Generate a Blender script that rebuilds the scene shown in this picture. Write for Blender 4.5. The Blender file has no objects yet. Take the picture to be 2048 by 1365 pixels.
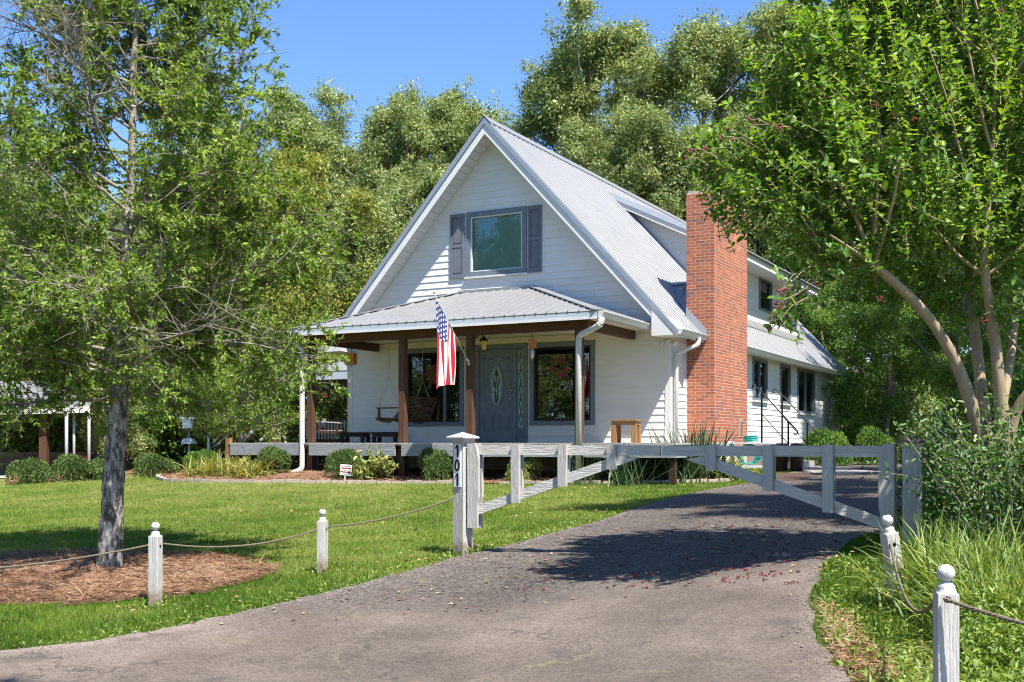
import bpy, math, random
import numpy as np
from mathutils import Vector, Matrix, Quaternion

# ------------------------------------------------------------------ camera, sky, sun, exposure
SC = bpy.context.scene
COL = SC.collection
F = 2198.0            # focal length in photo pixels (photo is 2048 wide)
HOR = 885.0           # horizon row of the photo
E = 1.5               # eye height
cam = bpy.data.cameras.new('camera'); cam.lens = 36.0 * F / 2048.0; cam.sensor_width = 36.0
cam.shift_y = (HOR - 682.5) / 2048.0; cam.clip_start = 0.05; cam.clip_end = 6000
camo = bpy.data.objects.new('camera', cam); COL.objects.link(camo)
camo.location = (0, 0, E); camo.rotation_euler = (math.radians(90), 0, 0)
SC.camera = camo

TO_SUN = Vector((0.332, -0.501, 1.0)).normalized()
SUN_EL = math.asin(TO_SUN.z); SUN_AZ = math.atan2(TO_SUN.x, TO_SUN.y)
W = bpy.data.worlds.new('World'); SC.world = W; W.use_nodes = True
wn = W.node_tree.nodes; wl = W.node_tree.links
sky = wn.new('ShaderNodeTexSky'); sky.sky_type = 'NISHITA'; sky.sun_disc = False
sky.sun_elevation = SUN_EL; sky.sun_rotation = SUN_AZ
sky.altitude = 300; sky.air_density = 0.85; sky.dust_density = 0.05; sky.ozone_density = 9.0
wn['Background'].inputs['Strength'].default_value = 0.12
wl.new(sky.outputs[0], wn['Background'].inputs['Color'])
sun = bpy.data.lights.new('sun', 'SUN'); sun.energy = 5.0; sun.angle = math.radians(0.55); sun.color = (1.0, 0.95, 0.87)
suno = bpy.data.objects.new('sun', sun); COL.objects.link(suno)
suno.rotation_euler = TO_SUN.to_track_quat('Z', 'Y').to_euler(); suno.location = (20, -20, 40)
vs = SC.view_settings; vs.view_transform = 'Standard'; vs.look = 'None'; vs.gamma = 1.0; vs.use_curve_mapping = False
vs.exposure = 1.22
SC.cycles.max_bounces = 10; SC.cycles.diffuse_bounces = 6; SC.cycles.glossy_bounces = 3
SC.cycles.transmission_bounces = 4; SC.cycles.transparent_max_bounces = 8
SC.cycles.caustics_reflective = False; SC.cycles.caustics_refractive = False
SC.cycles.use_denoising = True; SC.cycles.filter_width = 1.05

R = random.Random(7)
NR = np.random.default_rng(7)

# ------------------------------------------------------------------ materials
MATS = {}
def _nodes(name):
    m = bpy.data.materials.new(name); m.use_nodes = True
    nt = m.node_tree; b = nt.nodes['Principled BSDF']
    MATS[name] = m
    return m, nt, b
def _c(c): return (c[0], c[1], c[2], 1.0)
def mat(name, c1, c2=None, scale=8.0, rough=0.7, bump=0.0, stretch=(1, 1, 1), metal=0.0, c3=None, spec=0.3, bscale=None, detail=5.0, pos=(0.32, 0.68)):
    """two or three tone noise on object coordinates, with fine relief"""
    m, nt, b = _nodes(name); n = nt.nodes; l = nt.links
    b.inputs['Roughness'].default_value = rough; b.inputs['Metallic'].default_value = metal
    b.inputs['Specular IOR Level'].default_value = spec
    if c2 is None: c2 = tuple(x * 0.85 for x in c1)
    tc = n.new('ShaderNodeTexCoord'); mp = n.new('ShaderNodeMapping'); mp.inputs['Scale'].default_value = stretch
    l.new(tc.outputs['Object'], mp.inputs['Vector'])
    oi = n.new('ShaderNodeObjectInfo'); ad = n.new('ShaderNodeVectorMath'); ad.operation = 'ADD'
    sc_ = n.new('ShaderNodeVectorMath'); sc_.operation = 'SCALE'; sc_.inputs['Scale'].default_value = 37.0
    cb = n.new('ShaderNodeCombineXYZ'); l.new(oi.outputs['Random'], cb.inputs[0]); l.new(oi.outputs['Random'], cb.inputs[2])
    l.new(cb.outputs[0], sc_.inputs[0]); l.new(mp.outputs[0], ad.inputs[0]); l.new(sc_.outputs[0], ad.inputs[1])
    tx = n.new('ShaderNodeTexNoise'); tx.inputs['Scale'].default_value = scale; tx.inputs['Detail'].default_value = detail
    tx.inputs['Roughness'].default_value = 0.65
    l.new(ad.outputs[0], tx.inputs['Vector'])
    rp = n.new('ShaderNodeValToRGB'); rp.color_ramp.elements[0].position = pos[0]; rp.color_ramp.elements[1].position = pos[1]
    rp.color_ramp.elements[0].color = _c(c1); rp.color_ramp.elements[1].color = _c(c2)
    if c3 is not None:
        e = rp.color_ramp.elements.new(0.8); e.color = _c(c3)
    l.new(tx.outputs['Fac'], rp.inputs['Fac']); l.new(rp.outputs[0], b.inputs['Base Color'])
    if bump > 0:
        t2 = n.new('ShaderNodeTexNoise'); t2.inputs['Scale'].default_value = bscale or scale * 4; t2.inputs['Detail'].default_value = 6
        l.new(ad.outputs[0], t2.inputs['Vector'])
        bp = n.new('ShaderNodeBump'); bp.inputs['Strength'].default_value = bump; bp.inputs['Distance'].default_value = 0.02
        l.new(t2.outputs['Fac'], bp.inputs['Height']); l.new(bp.outputs[0], b.inputs['Normal'])
    return m
def leafmat(name, dark, mid, light, trans=0.35, tcol=None, rough=0.45, spec=0.4):
    """leaf colour by the per-leaf 'tint' value, part of the light shining through"""
    m, nt, b = _nodes(name); n = nt.nodes; l = nt.links
    at = n.new('ShaderNodeAttribute'); at.attribute_name = 'tint'
    rp = n.new('ShaderNodeValToRGB'); rp.color_ramp.elements[0].color = _c(dark); rp.color_ramp.elements[1].color = _c(light)
    e = rp.color_ramp.elements.new(0.5); e.color = _c(mid)
    l.new(at.outputs['Fac'], rp.inputs['Fac'])
    l.new(rp.outputs[0], b.inputs['Base Color']); b.inputs['Roughness'].default_value = rough
    b.inputs['Specular IOR Level'].default_value = spec
    tr = n.new('ShaderNodeBsdfTranslucent')
    if tcol is None:
        mm = n.new('ShaderNodeMix'); mm.data_type = 'RGBA'; mm.blend_type = 'MULTIPLY'; mm.inputs[0].default_value = 1.0
        mm.inputs[7].default_value = (1.5, 1.35, 0.5, 1); l.new(rp.outputs[0], mm.inputs[6]); l.new(mm.outputs[2], tr.inputs['Color'])
    else: tr.inputs['Color'].default_value = _c(tcol)
    mx = n.new('ShaderNodeMixShader'); mx.inputs[0].default_value = trans
    l.new(b.outputs[0], mx.inputs[1]); l.new(tr.outputs[0], mx.inputs[2])
    l.new(mx.outputs[0], n['Material Output'].inputs['Surface'])
    return m
def tintmat(name, stops, rough=0.8, scale=30, bump=0.3):
    m, nt, b = _nodes(name); n = nt.nodes; l = nt.links
    at = n.new('ShaderNodeAttribute'); at.attribute_name = 'tint'
    tc = n.new('ShaderNodeTexCoord'); tx = n.new('ShaderNodeTexNoise'); tx.inputs['Scale'].default_value = scale
    l.new(tc.outputs['Object'], tx.inputs['Vector'])
    ma = n.new('ShaderNodeMath'); ma.operation = 'MULTIPLY_ADD'; ma.inputs[1].default_value = 0.35; ma.inputs[2].default_value = -0.17
    l.new(tx.outputs['Fac'], ma.inputs[0])
    a2 = n.new('ShaderNodeMath'); a2.operation = 'ADD'; a2.use_clamp = True
    l.new(at.outputs['Fac'], a2.inputs[0]); l.new(ma.outputs[0], a2.inputs[1])
    rp = n.new('ShaderNodeValToRGB')
    rp.color_ramp.elements[0].color = _c(stops[0]); rp.color_ramp.elements[1].color = _c(stops[-1])
    for i, s in enumerate(stops[1:-1]):
        e = rp.color_ramp.elements.new((i + 1) / (len(stops) - 1)); e.color = _c(s)
    l.new(a2.outputs[0], rp.inputs['Fac']); l.new(rp.outputs[0], b.inputs['Base Color'])
    b.inputs['Roughness'].default_value = rough; b.inputs['Specular IOR Level'].default_value = 0.25
    bp = n.new('ShaderNodeBump'); bp.inputs['Strength'].default_value = bump; bp.inputs['Distance'].default_value = 0.01
    l.new(tx.outputs['Fac'], bp.inputs['Height']); l.new(bp.outputs[0], b.inputs['Normal'])
    return m
def glassmat(name, tint, ior=1.9):
    m, nt, b = _nodes(name); n = nt.nodes; l = nt.links
    tr = n.new('ShaderNodeBsdfTransparent'); tr.inputs['Color'].default_value = _c(tint)
    gl = n.new('ShaderNodeBsdfGlossy'); gl.inputs['Roughness'].default_value = 0.01
    fr = n.new('ShaderNodeFresnel'); fr.inputs['IOR'].default_value = ior
    tx = n.new('ShaderNodeTexNoise'); tx.inputs['Scale'].default_value = 1.3
    tc = n.new('ShaderNodeTexCoord'); l.new(tc.outputs['Object'], tx.inputs['Vector'])
    bp = n.new('ShaderNodeBump'); bp.inputs['Strength'].default_value = 0.04; bp.inputs['Distance'].default_value = 0.05
    l.new(tx.outputs['Fac'], bp.inputs['Height']); l.new(bp.outputs[0], gl.inputs['Normal'])
    mx = n.new('ShaderNodeMixShader'); l.new(fr.outputs[0], mx.inputs[0]); l.new(tr.outputs[0], mx.inputs[1]); l.new(gl.outputs[0], mx.inputs[2])
    l.new(mx.outputs[0], n['Material Output'].inputs['Surface'])
    return m

mat('siding', (0.65, 0.637, 0.617), (0.71, 0.697, 0.675), scale=2.0, rough=0.55, bump=0.08, stretch=(0.9, 1, 3), bscale=9, c3=(0.52, 0.50, 0.47))
mat('trim', (0.62, 0.612, 0.60), (0.67, 0.662, 0.65), scale=3.0, rough=0.5)
mat('cream', (0.62, 0.56, 0.41), (0.68, 0.61, 0.46), scale=3.0, rough=0.6)
mat('metal_roof', (0.285, 0.287, 0.288), (0.335, 0.336, 0.336), scale=1.4, rough=0.36, metal=0.35, stretch=(0.8, 4, 0.8), spec=0.5, c3=(0.225, 0.226, 0.228))
mat('roof_trim', (0.22, 0.26, 0.31), (0.27, 0.31, 0.36), scale=3, rough=0.45, metal=0.1)
mat('fascia_paint', (0.40, 0.45, 0.51), (0.46, 0.50, 0.55), scale=3, rough=0.5)
mat('gutter', (0.54, 0.525, 0.49), (0.62, 0.605, 0.57), scale=2.5, rough=0.4, stretch=(1, 1, 3))
mat('slate_paint', (0.135, 0.168, 0.198), (0.165, 0.20, 0.23), scale=4, rough=0.45)
mat('shutter_paint', (0.125, 0.135, 0.165), (0.16, 0.17, 0.20), scale=5, rough=0.5)
mat('cedar', (0.115, 0.055, 0.032), (0.06, 0.03, 0.018), scale=5, rough=0.65, bump=0.35, stretch=(7, 7, 0.7), c3=(0.20, 0.105, 0.065))
mat('cedar_beam', (0.11, 0.05, 0.028), (0.06, 0.03, 0.018), scale=5, rough=0.65, bump=0.35, stretch=(0.7, 7, 7), c3=(0.17, 0.085, 0.05))
mat('dark_wood', (0.055, 0.028, 0.016), (0.03, 0.016, 0.01), scale=6, rough=0.6, bump=0.3, stretch=(1, 6, 6), c3=(0.10, 0.05, 0.03))
mat('grey_wood', (0.54, 0.52, 0.48), (0.42, 0.40, 0.36), scale=4, rough=0.8, bump=0.5, stretch=(0.7, 8, 8), c3=(0.30, 0.28, 0.23))
mat('grey_post', (0.50, 0.482, 0.445), (0.39, 0.372, 0.335), scale=4, rough=0.8, bump=0.5, stretch=(8, 8, 0.7), c3=(0.30, 0.27, 0.21))
mat('deck_rim', (0.30, 0.31, 0.31), (0.22, 0.23, 0.235), scale=3.5, rough=0.8, bump=0.5, stretch=(0.6, 6, 8), c3=(0.26, 0.26, 0.26))
mat('deck_board', (0.33, 0.31, 0.29), (0.42, 0.40, 0.37), scale=4, rough=0.8, bump=0.4, stretch=(1, 8, 4))
mat('pine_wood', (0.30, 0.165, 0.075), (0.21, 0.11, 0.045), scale=4, rough=0.6, bump=0.25, stretch=(7, 7, 0.8), c3=(0.38, 0.23, 0.11))
mat('chime_wood', (0.50, 0.20, 0.055), (0.40, 0.15, 0.04), scale=7, rough=0.5, stretch=(6, 6, 1))
mat('iron', (0.012, 0.012, 0.013), (0.02, 0.02, 0.021), scale=12, rough=0.45, metal=0.4)
mat('steel', (0.42, 0.43, 0.44), (0.5, 0.5, 0.51), scale=12, rough=0.35, metal=0.8)
mat('galv', (0.55, 0.57, 0.58), (0.48, 0.5, 0.52), scale=9, rough=0.45, metal=0.4)
mat('ball_white', (0.54, 0.53, 0.50), (0.40, 0.385, 0.35), scale=14, rough=0.7, bump=0.3, c3=(0.2, 0.19, 0.17))
mat('copper_cap', (0.10, 0.065, 0.06), (0.15, 0.10, 0.09), scale=9, rough=0.55, metal=0.2)
mat('cap_slate', (0.42, 0.42, 0.46), (0.50, 0.50, 0.53), scale=9, rough=0.45)
mat('rope', (0.13, 0.105, 0.075), (0.21, 0.175, 0.13), scale=60, rough=0.9, bump=0.5)
mat('mortar', (0.54, 0.42, 0.33), (0.48, 0.36, 0.28), scale=20, rough=0.95, bump=0.4)
mat('concrete', (0.36, 0.33, 0.29), (0.28, 0.255, 0.225), scale=3, rough=0.9, bump=0.3, bscale=40)
mat('block', (0.40, 0.33, 0.27), (0.30, 0.25, 0.21), scale=6, rough=0.95, bump=0.5, bscale=40)
mat('black_paint', (0.008, 0.008, 0.009), (0.012, 0.012, 0.013), scale=10, rough=0.4)
mat('plate', (0.74, 0.75, 0.76), (0.68, 0.69, 0.70), scale=8, rough=0.4)
mat('interior', (0.10, 0.09, 0.08), (0.07, 0.065, 0.06), scale=1.0, rough=0.9)
mat('blind', (0.70, 0.74, 0.72), (0.76, 0.80, 0.78), scale=2.0, rough=0.6)
mat('lead', (0.05, 0.05, 0.055), (0.09, 0.09, 0.1), scale=10, rough=0.4, metal=0.6)
mat('brass', (0.45, 0.33, 0.14), (0.5, 0.38, 0.18), scale=10, rough=0.3, metal=0.9)
mat('amber', (0.65, 0.33, 0.05), (0.7, 0.4, 0.1), scale=6, rough=0.2)
mat('denim', (0.06, 0.10, 0.19), (0.10, 0.15, 0.26), scale=14, rough=0.9, bump=0.3)
mat('sign_white', (0.72, 0.71, 0.70), (0.66, 0.65, 0.64), scale=10, rough=0.5)
mat('sign_red', (0.32, 0.03, 0.045), (0.27, 0.025, 0.04), scale=10, rough=0.5)
mat('hose_green', (0.02, 0.24, 0.20), (0.03, 0.32, 0.27), scale=8, rough=0.4)
mat('flower_red', (0.42, 0.03, 0.10), (0.30, 0.02, 0.06), scale=30, rough=0.6)
mat('blossom', (0.22, 0.035, 0.04), (0.14, 0.028, 0.03), scale=50, rough=0.7, c3=(0.42, 0.10, 0.07))
mat('bark_grey', (0.36, 0.335, 0.29), (0.075, 0.065, 0.055), pos=(0.43, 0.57), scale=9, rough=0.95, bump=1.0, stretch=(2.4, 2.4, 0.9), c3=(0.09, 0.10, 0.06), bscale=22)
mat('bark_limb', (0.30, 0.26, 0.22), (0.19, 0.16, 0.13), scale=14, rough=0.9, bump=0.5, c3=(0.34, 0.31, 0.27))
mat('bark_far', (0.24, 0.21, 0.18), (0.15, 0.13, 0.11), scale=3, rough=0.95, bump=0.4, stretch=(2, 2, 0.5))
mat('bark_myrtle', (0.36, 0.265, 0.17), (0.25, 0.18, 0.115), scale=4, rough=0.6, bump=0.3, stretch=(3, 3, 0.7), c3=(0.22, 0.15, 0.10), bscale=9)
mat('straw_base', (0.16, 0.085, 0.05), (0.22, 0.12, 0.075), scale=6, rough=0.95, bump=1.0, c3=(0.09, 0.048, 0.03), bscale=60)
mat('dirt_mulch', (0.05, 0.03, 0.024), (0.10, 0.062, 0.048), scale=9, rough=0.95, bump=1.0, c3=(0.045, 0.03, 0.024), bscale=50)
mat('edging', (0.42, 0.36, 0.29), (0.32, 0.27, 0.22), scale=8, rough=0.9, bump=0.5, c3=(0.2, 0.17, 0.14))
mat('aluminium', (0.62, 0.63, 0.65), (0.7, 0.7, 0.72), scale=6, rough=0.4, metal=0.5)
mat('barn_wall', (0.22, 0.15, 0.11), (0.30, 0.21, 0.16), scale=3, rough=0.9, stretch=(1, 1, 4))
mat('red_plastic', (0.32, 0.035, 0.025), (0.26, 0.03, 0.02), scale=6, rough=0.4)
mat('bin_black', (0.018, 0.017, 0.017), (0.028, 0.026, 0.026), scale=8, rough=0.5)
tintmat('straw', [(0.10, 0.05, 0.028), (0.23, 0.12, 0.068), (0.35, 0.21, 0.12), (0.43, 0.31, 0.20)], rough=0.8)
tintmat('brick', [(0.21, 0.115, 0.09), (0.28, 0.10, 0.065), (0.37, 0.118, 0.066), (0.43, 0.155, 0.08), (0.48, 0.22, 0.10)], scale=25)
leafmat('leaf_oak', (0.070, 0.130, 0.020), (0.175, 0.275, 0.040), (0.32, 0.42, 0.08), trans=0.38, spec=0.28, rough=0.45)
leafmat('leaf_myrtle', (0.045, 0.115, 0.016), (0.115, 0.245, 0.026), (0.25, 0.39, 0.05), trans=0.42, spec=0.32, rough=0.42)
leafmat('leaf_far', (0.085, 0.130, 0.040), (0.205, 0.270, 0.090), (0.42, 0.46, 0.22), trans=0.27, spec=0.2)
leafmat('leaf_far_deep', (0.050, 0.115, 0.024), (0.125, 0.235, 0.045), (0.25, 0.37, 0.09), trans=0.32, spec=0.15)
leafmat('leaf_far_gold', (0.10, 0.125, 0.026), (0.225, 0.260, 0.055), (0.40, 0.385, 0.10), trans=0.3, spec=0.15)
leafmat('leaf_box', (0.045, 0.085, 0.024), (0.105, 0.165, 0.045), (0.22, 0.29, 0.10), trans=0.25, spec=0.2)
leafmat('leaf_pale', (0.10, 0.13, 0.06), (0.22, 0.26, 0.12), (0.42, 0.45, 0.27), trans=0.3)
leafmat('leaf_lime', (0.08, 0.12, 0.03), (0.22, 0.26, 0.07), (0.40, 0.40, 0.14), trans=0.3)
leafmat('grass', (0.062, 0.140, 0.014), (0.150, 0.240, 0.032), (0.30, 0.33, 0.09), trans=0.35, rough=0.6, spec=0.15)
leafmat('blade', (0.060, 0.108, 0.036), (0.156, 0.228, 0.060), (0.432, 0.396, 0.168), trans=0.3, rough=0.5)
leafmat('blade_dark', (0.02, 0.05, 0.022), (0.055, 0.11, 0.05), (0.14, 0.20, 0.09), trans=0.25, rough=0.4)
leafmat('blade_yellow', (0.12, 0.16, 0.03), (0.28, 0.30, 0.07), (0.48, 0.40, 0.14), trans=0.35, rough=0.5)
glassmat('glass', (0.55, 0.62, 0.60), 2.1)
glassmat('glass_up', (0.83, 0.965, 0.96), 1.6)
mat('glass_pat', (0.20, 0.30, 0.27), (0.42, 0.52, 0.47), scale=16, rough=0.12, bump=0.6, spec=0.8, c3=(0.06, 0.10, 0.09), bscale=30)
glassmat('glass_dark', (0.30, 0.33, 0.34), 1.6)

def stained_post():
    m = MATS['grey_post'].copy(); m.name = 'post_stained'; MATS['post_stained'] = m; nt = m.node_tree; n = nt.nodes; l = nt.links; b = n['Principled BSDF']
    src = b.inputs['Base Color'].links[0].from_socket; tc = n.new('ShaderNodeTexCoord'); sp = n.new('ShaderNodeSeparateXYZ'); l.new(tc.outputs['Object'], sp.inputs[0])
    tx = n.new('ShaderNodeTexNoise'); tx.inputs['Scale'].default_value = 14; l.new(tc.outputs['Object'], tx.inputs['Vector'])
    ad = n.new('ShaderNodeMath'); ad.operation = 'MULTIPLY_ADD'; ad.inputs[1].default_value = 0.30; l.new(tx.outputs['Fac'], ad.inputs[0]); l.new(sp.outputs['Z'], ad.inputs[2])
    mr = n.new('ShaderNodeMapRange'); mr.inputs['From Min'].default_value = 0.20; mr.inputs['From Max'].default_value = 0.34; mr.inputs['To Min'].default_value = 0.85; mr.inputs['To Max'].default_value = 0.0; l.new(ad.outputs[0], mr.inputs['Value'])
    mx = n.new('ShaderNodeMix'); mx.data_type = 'RGBA'; l.new(mr.outputs[0], mx.inputs[0]); l.new(src, mx.inputs[6]); mx.inputs[7].default_value = (0.23, 0.16, 0.10, 1); l.new(mx.outputs[2], b.inputs['Base Color'])
stained_post()
# the lawn and woodland floor: one sheet, cover by place
def ground_material():
    m, nt, b = _nodes('ground'); n = nt.nodes; l = nt.links
    tc = n.new('ShaderNodeTexCoord')
    n1 = n.new('ShaderNodeTexNoise'); n1.inputs['Scale'].default_value = 0.9; n1.inputs['Detail'].default_value = 8; n1.inputs['Roughness'].default_value = 0.7
    l.new(tc.outputs['Object'], n1.inputs['Vector'])
    r1 = n.new('ShaderNodeValToRGB'); r1.color_ramp.elements[0].position = 0.3; r1.color_ramp.elements[1].position = 0.72
    r1.color_ramp.elements[0].color = (0.075, 0.10, 0.018, 1); r1.color_ramp.elements[1].color = (0.20, 0.20, 0.065, 1)
    l.new(n1.outputs['Fac'], r1.inputs['Fac'])
    n2 = n.new('ShaderNodeTexNoise'); n2.inputs['Scale'].default_value = 5; n2.inputs['Detail'].default_value = 8
    l.new(tc.outputs['Object'], n2.inputs['Vector'])
    r2 = n.new('ShaderNodeValToRGB'); r2.color_ramp.elements[0].color = (0.05, 0.045, 0.02, 1); r2.color_ramp.elements[1].color = (0.15, 0.11, 0.06, 1)
    l.new(n2.outputs['Fac'], r2.inputs['Fac'])
    sp = n.new('ShaderNodeSeparateXYZ'); l.new(tc.outputs['Object'], sp.inputs[0])
    mr = n.new('ShaderNodeMapRange'); mr.inputs['From Min'].default_value = 30; mr.inputs['From Max'].default_value = 36
    l.new(sp.outputs['Y'], mr.inputs['Value'])
    mx = n.new('ShaderNodeMix'); mx.data_type = 'RGBA'
    l.new(mr.outputs[0], mx.inputs[0]); l.new(r1.outputs[0], mx.inputs[6]); l.new(r2.outputs[0], mx.inputs[7])
    l.new(mx.outputs[2], b.inputs['Base Color']); b.inputs['Roughness'].default_value = 0.95; b.inputs['Specular IOR Level'].default_value = 0.1
    n3 = n.new('ShaderNodeTexNoise'); n3.inputs['Scale'].default_value = 40; n3.inputs['Detail'].default_value = 5
    l.new(tc.outputs['Object'], n3.inputs['Vector'])
    bp = n.new('ShaderNodeBump'); bp.inputs['Strength'].default_value = 0.9; bp.inputs['Distance'].default_value = 0.03
    l.new(n3.outputs['Fac'], bp.inputs['Height']); l.new(bp.outputs[0], b.inputs['Normal'])
ground_material()
def drive_material():
    m, nt, b = _nodes('drive'); n = nt.nodes; l = nt.links
    tc = n.new('ShaderNodeTexCoord')
    def noise(s, d=6, r=0.6):
        t = n.new('ShaderNodeTexNoise'); t.inputs['Scale'].default_value = s; t.inputs['Detail'].default_value = d; t.inputs['Roughness'].default_value = r
        l.new(tc.outputs['Object'], t.inputs['Vector']); return t
    def ramp(src, p0, c0, p1, c1):
        r = n.new('ShaderNodeValToRGB'); r.color_ramp.elements[0].position = p0; r.color_ramp.elements[1].position = p1
        r.color_ramp.elements[0].color = _c(c0); r.color_ramp.elements[1].color = _c(c1); l.new(src, r.inputs['Fac']); return r
    def mix(f, a, c, bt='MIX'):
        x = n.new('ShaderNodeMix'); x.data_type = 'RGBA'; x.blend_type = bt
        if isinstance(f, float): x.inputs[0].default_value = f
        else: l.new(f, x.inputs[0])
        l.new(a, x.inputs[6])
        if isinstance(c, tuple): x.inputs[7].default_value = _c(c)
        else: l.new(c, x.inputs[7])
        return x.outputs[2]
    big = ramp(noise(0.8, 7, 0.65).outputs['Fac'], 0.3, (0.082, 0.067, 0.059), 0.72, (0.180, 0.152, 0.135))
    # small stones in the surface
    vo = n.new('ShaderNodeTexVoronoi'); vo.inputs['Scale'].default_value = 85; l.new(tc.outputs['Object'], vo.inputs['Vector'])
    sv = n.new('ShaderNodeSeparateColor'); l.new(vo.outputs['Color'], sv.inputs[0])
    st = ramp(sv.outputs[0], 0.0, (0.62, 0.62, 0.62), 1.0, (1.40, 1.38, 1.34))
    col = mix(0.85, big.outputs[0], st.outputs[0], 'MULTIPLY')
    # older, darker loose aggregate on the slope past the gate
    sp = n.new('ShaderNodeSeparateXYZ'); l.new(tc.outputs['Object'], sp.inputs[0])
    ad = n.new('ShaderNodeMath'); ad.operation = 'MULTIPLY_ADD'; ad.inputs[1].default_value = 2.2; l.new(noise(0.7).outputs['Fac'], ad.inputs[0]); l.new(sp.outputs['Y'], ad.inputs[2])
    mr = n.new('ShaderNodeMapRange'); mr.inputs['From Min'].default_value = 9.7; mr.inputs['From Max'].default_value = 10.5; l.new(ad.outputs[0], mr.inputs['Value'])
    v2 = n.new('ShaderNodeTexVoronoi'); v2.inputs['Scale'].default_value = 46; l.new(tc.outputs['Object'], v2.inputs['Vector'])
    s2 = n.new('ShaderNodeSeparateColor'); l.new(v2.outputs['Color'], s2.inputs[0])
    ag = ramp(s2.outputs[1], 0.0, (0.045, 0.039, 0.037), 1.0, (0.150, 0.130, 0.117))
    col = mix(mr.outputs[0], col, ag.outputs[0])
    # tyre tracks, worn smoother and darker, and pale crumbling edges
    ta = n.new('ShaderNodeAttribute'); ta.attribute_name = 'tint'
    wob = n.new('ShaderNodeMath'); wob.operation = 'MULTIPLY_ADD'; wob.inputs[1].default_value = 0.10; wob.inputs[2].default_value = -0.05; l.new(noise(0.6, 3).outputs['Fac'], wob.inputs[0])
    tw = n.new('ShaderNodeMath'); tw.operation = 'ADD'; l.new(ta.outputs['Fac'], tw.inputs[0]); l.new(wob.outputs[0], tw.inputs[1])
    tr = n.new('ShaderNodeValToRGB'); tr.color_ramp.interpolation = 'B_SPLINE'
    els = [(0.0, 1.55), (0.035, 1.12), (0.20, 1.0), (0.31, 0.74), (0.42, 1.02), (0.56, 1.04), (0.68, 0.76), (0.80, 1.0), (0.965, 1.1), (1.0, 1.5)]
    tr.color_ramp.elements[0].position = els[0][0]; tr.color_ramp.elements[1].position = els[-1][0]
    for p_, v_ in els[1:-1]: tr.color_ramp.elements.new(p_)
    for e_, (p_, v_) in zip(tr.color_ramp.elements, els): e_.color = (v_ / 2, v_ / 2 * .985, v_ / 2 * .96, 1)
    l.new(tw.outputs[0], tr.inputs['Fac'])
    dbl = n.new('ShaderNodeMix'); dbl.data_type = 'RGBA'; dbl.blend_type = 'MULTIPLY'; dbl.inputs[0].default_value = 1.0; dbl.clamp_result = False; l.new(tr.outputs[0], dbl.inputs[6]); dbl.inputs[7].default_value = (2, 2, 2, 1)
    col = mix(1.0, col, dbl.outputs[2], 'MULTIPLY')
    # cracks with moss
    vc = n.new('ShaderNodeTexVoronoi'); vc.feature = 'DISTANCE_TO_EDGE'; vc.inputs['Scale'].default_value = 0.42
    wv = n.new('ShaderNodeVectorMath'); wv.operation = 'ADD'
    nn = noise(1.7, 5); sb = n.new('ShaderNodeVectorMath'); sb.operation = 'SCALE'; sb.inputs['Scale'].default_value = 1.1
    l.new(nn.outputs['Color'], sb.inputs[0]); l.new(tc.outputs['Object'], wv.inputs[0]); l.new(sb.outputs[0], wv.inputs[1]); l.new(wv.outputs[0], vc.inputs['Vector'])
    cr = ramp(vc.outputs['Distance'], 0.0015, (1, 1, 1), 0.006, (0, 0, 0))
    gate = ramp(noise(1.1, 3).outputs['Fac'], 0.50, (0, 0, 0), 0.60, (1, 1, 1))
    cm = n.new('ShaderNodeMath'); cm.operation = 'MULTIPLY'; l.new(cr.outputs[0], cm.inputs[0]); l.new(gate.outputs[0], cm.inputs[1])
    col = mix(cm.outputs[0], col, (0.17, 0.155, 0.085))
    # finer dark cracks and old oil stains
    vd = n.new('ShaderNodeTexVoronoi'); vd.feature = 'DISTANCE_TO_EDGE'; vd.inputs['Scale'].default_value = 1.1; wv2 = n.new('ShaderNodeVectorMath'); wv2.operation = 'ADD'
    sb2 = n.new('ShaderNodeVectorMath'); sb2.operation = 'SCALE'; sb2.inputs['Scale'].default_value = 0.7; n4 = noise(2.6, 6); l.new(n4.outputs['Color'], sb2.inputs[0]); l.new(tc.outputs['Object'], wv2.inputs[0]); l.new(sb2.outputs[0], wv2.inputs[1]); l.new(wv2.outputs[0], vd.inputs['Vector'])
    cd = ramp(vd.outputs['Distance'], 0.003, (1, 1, 1), 0.016, (0, 0, 0)); g2 = ramp(noise(0.5, 3).outputs['Fac'], 0.47, (0, 0, 0), 0.60, (0.75, 0.75, 0.75))
    cm2 = n.new('ShaderNodeMath'); cm2.operation = 'MULTIPLY'; l.new(cd.outputs[0], cm2.inputs[0]); l.new(g2.outputs[0], cm2.inputs[1]); col = mix(cm2.outputs[0], col, (0.035, 0.03, 0.028))
    so = ramp(noise(1.9, 4, 0.5).outputs['Fac'], 0.62, (0, 0, 0), 0.72, (0.55, 0.55, 0.55)); col = mix(so.outputs[0], col, (0.06, 0.053, 0.05))
    l.new(col, b.inputs['Base Color']); b.inputs['Roughness'].default_value = 0.9; b.inputs['Specular IOR Level'].default_value = 0.2
    bp = n.new('ShaderNodeBump'); bp.inputs['Strength'].default_value = 0.8; bp.inputs['Distance'].default_value = 0.008
    l.new(sv.outputs[0], bp.inputs['Height'])
    b2 = n.new('ShaderNodeBump'); b2.inputs['Strength'].default_value = 0.5; b2.inputs['Distance'].default_value = 0.03
    l.new(noise(4).outputs['Fac'], b2.inputs['Height']); l.new(b2.outputs[0], bp.inputs['Normal']); l.new(bp.outputs[0], b.inputs['Normal'])
drive_material()
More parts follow.
